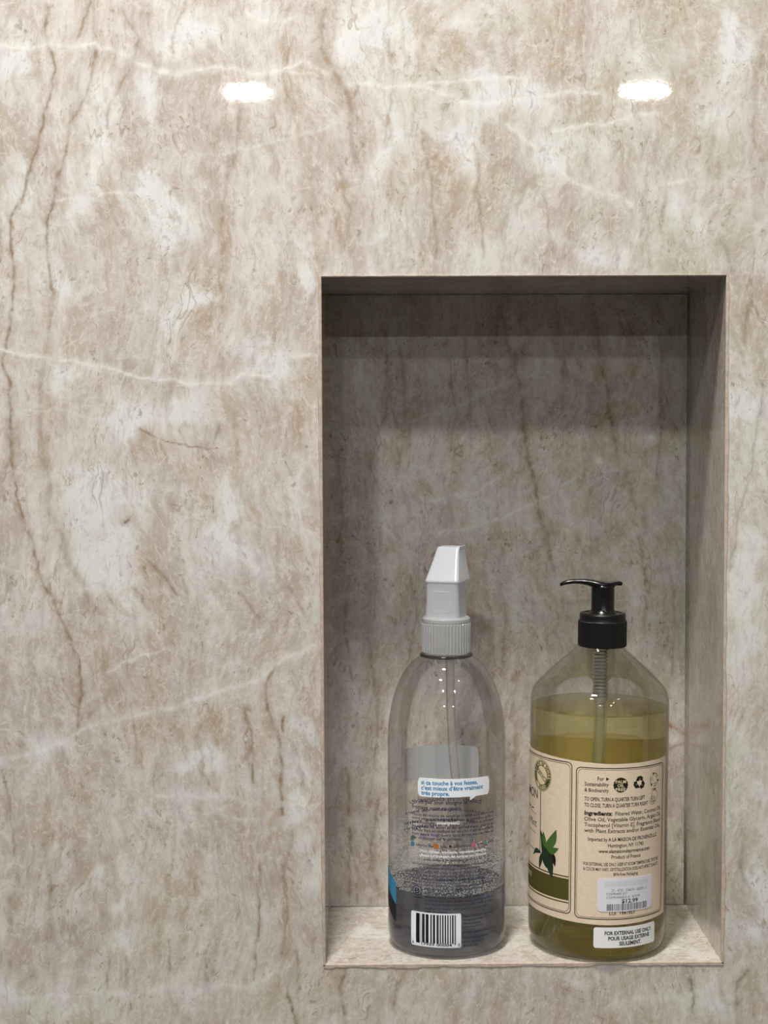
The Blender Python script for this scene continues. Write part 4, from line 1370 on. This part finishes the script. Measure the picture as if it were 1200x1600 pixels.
# fine droplets clinging to the inside above the liquid
random.seed(3)
vs, fs = [], []
ico = [(0, 0, 1), (1, 0, 0), (0, 1, 0), (-1, 0, 0), (0, -1, 0), (0, 0, -1)]
icf = [(0, 1, 2), (0, 2, 3), (0, 3, 4), (0, 4, 1), (5, 2, 1), (5, 3, 2), (5, 4, 3), (5, 1, 4)]
for i in range(5200):
    th = random.uniform(0, 360)
    z = LQ * 1000 + abs(random.gauss(0, 8.0)) + 0.2
    if z > 62:
        continue
    r = random.uniform(0.00014, 0.00042)
    c = Vector(dsurf(th, z, -0.00045))
    n0 = len(vs)
    for q in ico:
        vs.append(tuple(c + Vector(q) * r))
    fs += [tuple(k + n0 for k in q) for q in icf]
o = link('inside_droplets', vs, fs, thin_plastic('droplet', (0.92, 0.92, 0.92, 1), 0.7, rough=0.1, haze=0.85, hazecol=(0.9, 0.9, 0.9, 1)), spray, smooth=True, kind='stuff')

# ribbed collar
vs, fs = ribbed(0.0142, 0.1692, 0.1866, 44, 0.0005, 0.0)
n0 = len(vs)
v2, f2 = lathe([(0.0137, 0.1864), (0.0139, 0.1872), (0.0138, 0.1888), (0.0128, 0.1898), (0.0, 0.1898)], 72)
link('collar', vs + v2, fs + [tuple(i + n0 for i in q) for q in f2], M_MILKC, spray)

# spray head: rounded box column, hooded top running forward, nozzle and trigger on the far side
HEAD = R(-20)


def rrect(hx, y0, y1, z, r, n=5, tilt=0.0):
    pts = []
    for (cx_, cy_, a0) in ((hx - r, y1 - r, 0), (-hx + r, y1 - r, 90), (-hx + r, y0 + r, 180), (hx - r, y0 + r, 270)):
        for i in range(n):
            a = R(a0 + 90 * i / (n - 1))
            x, y = cx_ + r * math.cos(a), cy_ + r * math.sin(a)
            pts.append((x / 1000, y / 1000, (z + tilt * (y - y0)) / 1000))
    return pts


def spin(p, a=HEAD):
    return (p[0] * math.cos(a) - p[1] * math.sin(a), p[0] * math.sin(a) + p[1] * math.cos(a), p[2])


def loft(secs):
    vs, fs = [], []
    n = len(secs[0])
    for s in secs:
        vs += [spin(p) for p in s]
    for k in range(len(secs) - 1):
        for i in range(n):
            j = (i + 1) % n
            fs.append((k * n + i, k * n + j, (k + 1) * n + j, (k + 1) * n + i))
    fs.append(tuple(range(n))[::-1])
    fs.append(tuple(range((len(secs) - 1) * n, len(secs) * n)))
    return vs, fs


v, f = loft([rrect(10.4, -9.3, 8.6, 189.2, 2.8), rrect(10.1, -9.1, 8.4, 193, 2.6), rrect(9.7, -8.9, 8.2, 200, 2.4), rrect(9.6, -8.8, 8.0, 206, 2.2),
             rrect(9.6, -8.9, 8.0, 209.6, 2.0)])
link('spray_column', v, f, M_MILK, spray)
hood = loft([rrect(9.8, -9.2, 12.0, 209.9, 2.0), rrect(9.9, -9.3, 14.0, 210.5, 1.9), rrect(9.8, -9.0, 15.0, 211.3, 1.8), rrect(9.0, -6.0, 15.6, 215.5, 1.8),
             rrect(7.9, -2.2, 16.0, 221.0, 1.6), rrect(7.0, 1.4, 16.0, 226.2, 1.4), rrect(6.6, 3.0, 16.0, 228.6, 1.3), rrect(6.0, 4.0, 15.4, 229.3, 1.2)])
link('spray_hood', hood[0], hood[1], M_MILK, spray)
v, f = loft([rrect(5.2, -9.9, -8.6, 193.2, 0.5), rrect(5.2, -9.8, -8.6, 193.9, 0.5)])
fr_ = []
for (x0, x1, z0, z1) in ((-5.4, 5.4, 193.0, 193.8), (-5.4, 5.4, 204.2, 205.0), (-5.4, -4.7, 193.0, 205.0), (4.7, 5.4, 193.0, 205.0)):
    n0 = len(v) if fr_ else 0
    if not fr_:
        v, f = [], []
    for z in (z0, z1):
        yb = -9.1 + 0.02 * (z - 193)
        for x, y in ((x0, yb - 0.05), (x1, yb - 0.05), (x1, yb + 0.6), (x0, yb + 0.6)):
            v.append(spin((x / 1000, y / 1000, z / 1000)))
    f += [tuple(n0 + i for i in q) for q in ((0, 1, 5, 4), (1, 2, 6, 5), (2, 3, 7, 6), (3, 0, 4, 7), (0, 3, 2, 1), (4, 5, 6, 7))]
    fr_.append(1)
link('raised_panel', v, f, M_MILK, spray)


def fin(x0, x1, pts):
    """plate between two x positions with an outline in (y, z) mm"""
    n = len(pts)
    vs = [spin((x0 / 1000, y / 1000, z / 1000)) for y, z in pts] + [spin((x1 / 1000, y / 1000, z / 1000)) for y, z in pts]
    fs = [tuple(range(n))[::-1], tuple(range(n, 2 * n))] + [(i, (i + 1) % n, n + (i + 1) % n, n + i) for i in range(n)]
    return vs, fs


v, f = fin(5.6, 6.8, [(2.0, 226.6), (4.6, 229.6), (17.0, 229.6), (18.8, 227.6), (17.6, 219.0), (14.0, 221.0)])
link('hood_fin', v, f, M_MILK, spray)
v, f = tube([spin((0, y, 0.2185)) for y in (0.0165, 0.0185, 0.0190, 0.0225, 0.0235)], [0.0046, 0.0046, 0.0058, 0.0058, 0.0050], 24)
link('nozzle', v, f, M_MILK, spray, smooth=True)
path = [spin((0, y / 1000, z / 1000)) for y, z in ((10, 212), (13, 207), (15.5, 201), (16.2, 195), (17.6, 189), (20.5, 184.5))]
v, f = tube(path, [(0.0034, 0.0022), (0.0036, 0.002), (0.0036, 0.0018), (0.0036, 0.0016), (0.0034, 0.0015), (0.003, 0.0012)], 14)
link('trigger', v, f, M_MILK, spray, smooth=True)

# dip tube: down the middle, bending to the lower right
ctl = [Vector((0.0022, 0.0, 0.170)), Vector((0.0020, 0, 0.100)), Vector((0.0070, 0.0, 0.055)), Vector((0.0290, -0.0020, 0.0060))]
pts = [tuple((1 - t) ** 3 * ctl[0] + 3 * t * (1 - t) ** 2 * ctl[1] + 3 * t * t * (1 - t) * ctl[2] + t ** 3 * ctl[3]) for t in [i / 30 for i in range(31)]]
v, f = tube(pts, 0.0026, 20)
link('dip_tube', v, f, milky('clear_tube', (0.75, 0.76, 0.76, 1), 0.80, 0.4, 0.1), spray, smooth=True)

# ---- near-side print
bub = film('speech_bubble_print', dsurf, -30.8, 42.2, rr_top(-30.8, 42.2, 103.1, 2.6, -0.004), rr_bot(-30.8, 42.2, 92.5, 2.6, 0.002), 0.00006, 0.00008, M_BUB, spray, 1.3, 8, smooth=True)
bub['label'] = 'white speech bubble with blue French text'
# the bubble's tail
tl = Ink(dsurf, 0.00014)
tl.cols(20.0, 27.5, 92.9, lambda u: 90.4 + (u - 20.0) * 0.33, 0.8)
tl.build('bubble_tail', M_BUB, bub)
bt = Ink(dsurf, 0.00018)
bt.text('si \u00e7a touche \u00e0 vos fesses,', -27.2, 28.0, 99.4, 3.3, 0.03)
bt.text("c\u2019est mieux d\u2019\u00eatre vraiment", -27.2, 34.2, 96.4, 3.3, 0.03)
bt.text('tr\u00e8s propre.', -27.2, 0.2, 93.5, 3.3, 0.03)
bt.build('printed_text', M_BLUE, bub)

bp_ = Ink(dsurf, 0.00007)
bp_.text('un jet par jour \u00e9loigne le', -37.3, 17.6, 88.6, 3.1, 0.012)
bp_.text('frottage pour toujours.', -37.3, 12.0, 85.3, 3.1, 0.012)
bp_.build('heading_text', M_NAVY, spray)
bp_ = Ink(dsurf, 0.00007)
para = ['l\u2019exc\u00e8s de r\u00e9sidus de savon se dissout sans effort avec',
        'notre nettoyant savonneux pour le quotidien, gr\u00e2ce \u00e0',
        'la technologie                       qui retire et pr\u00e9vient',
        'les r\u00e9sidus de savon et les taches d\u2019eau. plus qu\u2019un',
        'parfum frais et vivifiant en un clin d\u2019\u0153il sans efforts.',
        'mais votre doigt devra tout de m\u00eame s\u2019activer un',
        'peu et appuyer sur la g\u00e2chette.']
ends = [48.5, 48.5, 48.5, 48.5, 48.5, 48.5, 11.6]
for i, t in enumerate(para):
    bp_.text(t, -37.4, ends[i], 81.4 - 2.18 * i, 2.25, 0.012)
bp_.text('douche', -33.0, -14.0, 64.2, 2.1, 0.012)
bp_.text('tuile', -9.0, -3.0, 64.2, 2.1, 0.012)
bp_.text('accessoires', 4.0, 21.0, 64.4, 2.1, 0.012)
bp_.text('verre', 27.0, 34.5, 64.6, 2.1, 0.012)
bp_.text('bain', 41.0, 48.5, 64.8, 2.1, 0.012)
bp_.build('body_text', M_NAVY, spray)
bp_ = Ink(dsurf, 0.00007)
bp_.text('avant, testez le produit dans un coin cach\u00e9.', -24.9, 33.0, 56.6, 1.9, 0.01)
bp_.text('sur methodhome.com, vous trouverez plus de nettoyants \u00e0 base', -37.4, 48.0, 53.7, 1.9, 0.012)
bp_.text('de produits de nettoyage et de savons \u00e0 mains.', -22.0, 30.0, 51.8, 1.9, 0.01)
bp_.text('ATTENTION: \u00c9VITEZ TOUT CONTACT AVEC LES YEUX. EN CAS DE CONTACT AVEC', -37.5, 48.5, 49.3, 1.9, 0.006)
bp_.text('LES YEUX, RINCER \u00c0 L\u2019EAU. EN CAS D\u2019INGESTION, BOIRE UN VERRE D\u2019EAU ET', -37.5, 48.5, 47.3, 1.9, 0.006)
bp_.text('APPELER UN M\u00c9DECIN.', -37.5, -14.5, 45.3, 1.9, 0.006)
bp_.text('GARDER HORS DE LA PORT\u00c9E DES ENFANTS.', -13.0, 36.0, 45.3, 1.9, 0.045)
bp_.ribbon([(-37.6, 44.3), (48.5, 44.0)], 0.22, step=3)
bp_.build('warning_text', M_NAVY, spray)
bp_ = Ink(dsurf, 0.00007)
bp_.text('Certified', -37.5, -26.5, 42.0, 1.7, 0.01)
for t, a, b_, z in (('we\u2019re certified to benefit our people & the planet.', -24.0, 48.0, 42.0), ('nous sommes certifi\u00e9s meilleurs pour l\u2019homme,', -24.0, 35.0, 40.0),
                    ('la soci\u00e9t\u00e9 et la plan\u00e8te.', -24.0, 8.0, 37.9), ('recycled bottle made from 100% plastic (PET)', -24.0, 40.0, 35.5),
                    ('contents may vary, please reuse. biodegradable in', -24.0, 48.0, 33.4), ('this bottle helps reduce waste. refill it again.', -24.0, 48.0, 31.4),
                    ('method is made with people against dirty', -24.0, 42.0, 29.0), ('visit us online', -24.0, -2.0, 27.2)):
    bp_.text(t, a, b_, z, 1.9, 0.012)
bp_.build('recycling_text', M_NAVY, spray)
bp_ = Ink(dsurf, 0.00007)
for t, a, b_, z in (('made in the U.S.A. of US and', 13.0, 46.0, 24.6), ('foreign parts for', 13.0, 34.0, 22.6), ('home products', 13.0, 31.0, 20.6), ('methodhome.com', 13.0, 34.0, 18.6),
                    ('people against dirty', 13.0, 40.0, 15.6), ('SAN FRANCISCO, CA 94111', 13.0, 42.0, 12.4), ('(866) 9METHOD', 13.0, 36.0, 10.0), ('828 ml', 13.0, 28.0, 7.9)):
    bp_.text(t, a, b_, z, 1.8, 0.012)
bp_.build('address_text', M_NAVY, spray)
bp_ = Ink(dsurf, 0.00007)
ring = [(-31.8 + 5.4 * math.cos(2 * math.pi * i / 40), 38.9 + 2.95 * math.sin(2 * math.pi * i / 40)) for i in range(41)]
ring2 = [(-31.8 + 4.6 * math.cos(2 * math.pi * i / 40), 38.9 + 2.5 * math.sin(2 * math.pi * i / 40)) for i in range(41)]
bp_.add(ring + ring2, [(i, i + 1, 42 + i, 41 + i) for i in range(40)])
bp_.ctext('B', -31.8, 38.9, 5.0, 3.0, 0, 0.02)
bp_.text('Corporation', -36.4, -27.0, 34.7, 1.5, 0.02)
tri = [(-34.8, 30.0), (-29.0, 30.0), (-31.9, 33.0)]
bp_.ribbon(tri, 0.35, True, 9)
bp_.text('1', -32.2, -31.4, 30.4, 1.4, 0.02)
bp_.text('PETE', -34.4, -29.2, 28.4, 1.5, 0.02)
bp_.build('certification_mark', M_NAVY, spray)
wi = Ink(dsurf, 0.00012)
wi.text('powergreen\u00ae', -11.8, 9.8, 77.3, 2.7, 0.025)
wi.text('Pour utiliser, ouvrez-le, vaporisez, essuyez.', -28.4, 38.6, 61.0, 2.15, 0.03)
wi.text('efficace sur la plupart des surfaces non poreuses.', -29.6, 38.8, 58.6, 2.15, 0.03)
wi.build('white_text', M_WHITEI, spray)
for (uu, zz, ru, rz, col) in ((-37.0, 64.9, 2.4, 1.35, srgb(62, 124, 160)), (-12.8, 64.9, 3.0, 1.6, srgb(176, 112, 62)), (0.8, 65.0, 1.2, 0.75, srgb(30, 32, 62)),
                              (23.6, 65.2, 2.6, 1.5, srgb(176, 110, 118)), (37.4, 65.4, 1.6, 0.95, srgb(90, 150, 110))):
    d_ = Ink(dsurf, 0.0001)
    d_.disc(uu, zz, ru, rz, 20, 2)
    d_.build('printed_dot', plain('dot_ink', col, 0.5, 0.3), spray)

bar = film('barcode_panel', dsurf, -38.6, 10.9, rr_top(-38.6, 10.9, 27.0, 0.9), rr_bot(-38.6, 10.9, 7.6, 0.9), 0.00006, 0.00008, M_BUB, spray, 0.9, 14, smooth=True)
bar['label'] = 'white panel with a black barcode'
bi = Ink(dsurf, 0.00018)
bars = [(-33.0, 4.0), (-28.0, 0.5), (-26.6, 2.4), (-22.8, 2.8), (-18.3, 1.1), (-15.7, 2.0), (-12.3, 1.7), (-9.2, 1.1), (-7.0, 1.3), (-4.6, 1.3), (-2.2, 1.2), (0.2, 1.0), (2.2, 1.4), (5.0, 0.9), (-24.0, 0.4), (-17.0, 0.4), (-10.4, 0.4), (4.2, 0.4)]
for i, (u, w) in enumerate(bars):
    long_ = u < -30 or (u > 3.9) 
    bi.cols(u, u + w, 26.2, 10.0 if (-30 < u < 3.9) else 9.4, 0.9, 14)
bi.text('8', -37.4, -35.6, 8.5, 2.2, 0.02)
bi.text('17939', -27.4, -14.4, 8.5, 2.2, 0.02)
bi.text('00004', -12.4, 2.2, 8.5, 2.2, 0.02)
bi.text('5', 8.0, 9.8, 8.5, 2.2, 0.02)
bi.build('barcode', M_INKK, bar)

# ---- print on the far side, seen mirrored through the bottle
fb = film('back_bubble_print', dsurf, 143.0, 224.5, rr_top(143, 224.5, 108.8, 4.5), rr_bot(143, 224.5, 88.6, 4.5), 0.00006, 0.00008, M_BUBF, spray, 1.6, 14, smooth=True)
fb['label'] = 'pale bubble on the far side seen through the bottle'
ft = Ink(dsurf, 0.00018)
ft.text("if it\u2019ll touch your", 151.0, 217.0, 99.2, 4.6, 0.0)
ft.text('bum, you want it to', 151.0, 217.0, 95.0, 4.6, 0.0)
ft.text('be really clean.', 160.0, 217.0, 90.8, 4.6, 0.0)
ft.build('printed_text', plain('pale_blue_ink', srgb(96, 138, 176), 0.5, 0.3), fb)
fd = Ink(dsurf, 0.00007)
fd.ribbon([(213.0 + 6.0 * math.cos(R(a)) * 1.0, 78.5 + 3.8 * math.sin(R(a))) for a in range(-175, 0, 12)], 0.45, step=9)
fd.text('bathroom cleaner', 140.0, 206.0, 75.0, 4.0, 0.01)
fd.text('nettoyant salle de bains', 140.0, 224.0, 69.0, 2.8, 0.02)
fd.text('eucalyptus mint', 148.0, 226.0, 63.0, 2.6, 0.02)
fd.text('menthe eucalyptus', 148.0, 226.0, 59.6, 2.6, 0.02)
fd.build('back_text', plain('muted_navy_ink', srgb(84, 84, 110), 0.5, 0.3), spray)
for uu, col in ((214.0, srgb(138, 176, 170)), (202.0, srgb(196, 160, 188)), (190.0, srgb(186, 176, 200)), (153.0, srgb(150, 182, 200))):
    d_ = Ink(dsurf, 0.0001)
    d_.disc(uu, 54.2, 3.2, 1.8, 20, 2)
    d_.build('printed_dot', plain('dot_ink', col, 0.5, 0.3), spray)

# blue and dark picture wrapping round the left flank
wv = Ink(dsurf, 0.00009)
wv.cols(-96, -60.6, lambda u: 45.5 - max(0, (u + 82)) * 0.27, lambda u: 37.0 - max(0.0, u + 88) * 0.36, 2, 8)
wv.build('blue_print', M_BLUEW, spray)
wv = Ink(dsurf, 0.00009)
wv.cols(-96, -60.6, lambda u: 37.0 - max(0.0, u + 88) * 0.36, lambda u: 27.0 - max(0.0, u + 92) * 0.31, 2, 8)
wv.build('dark_print', M_DARKW, spray)
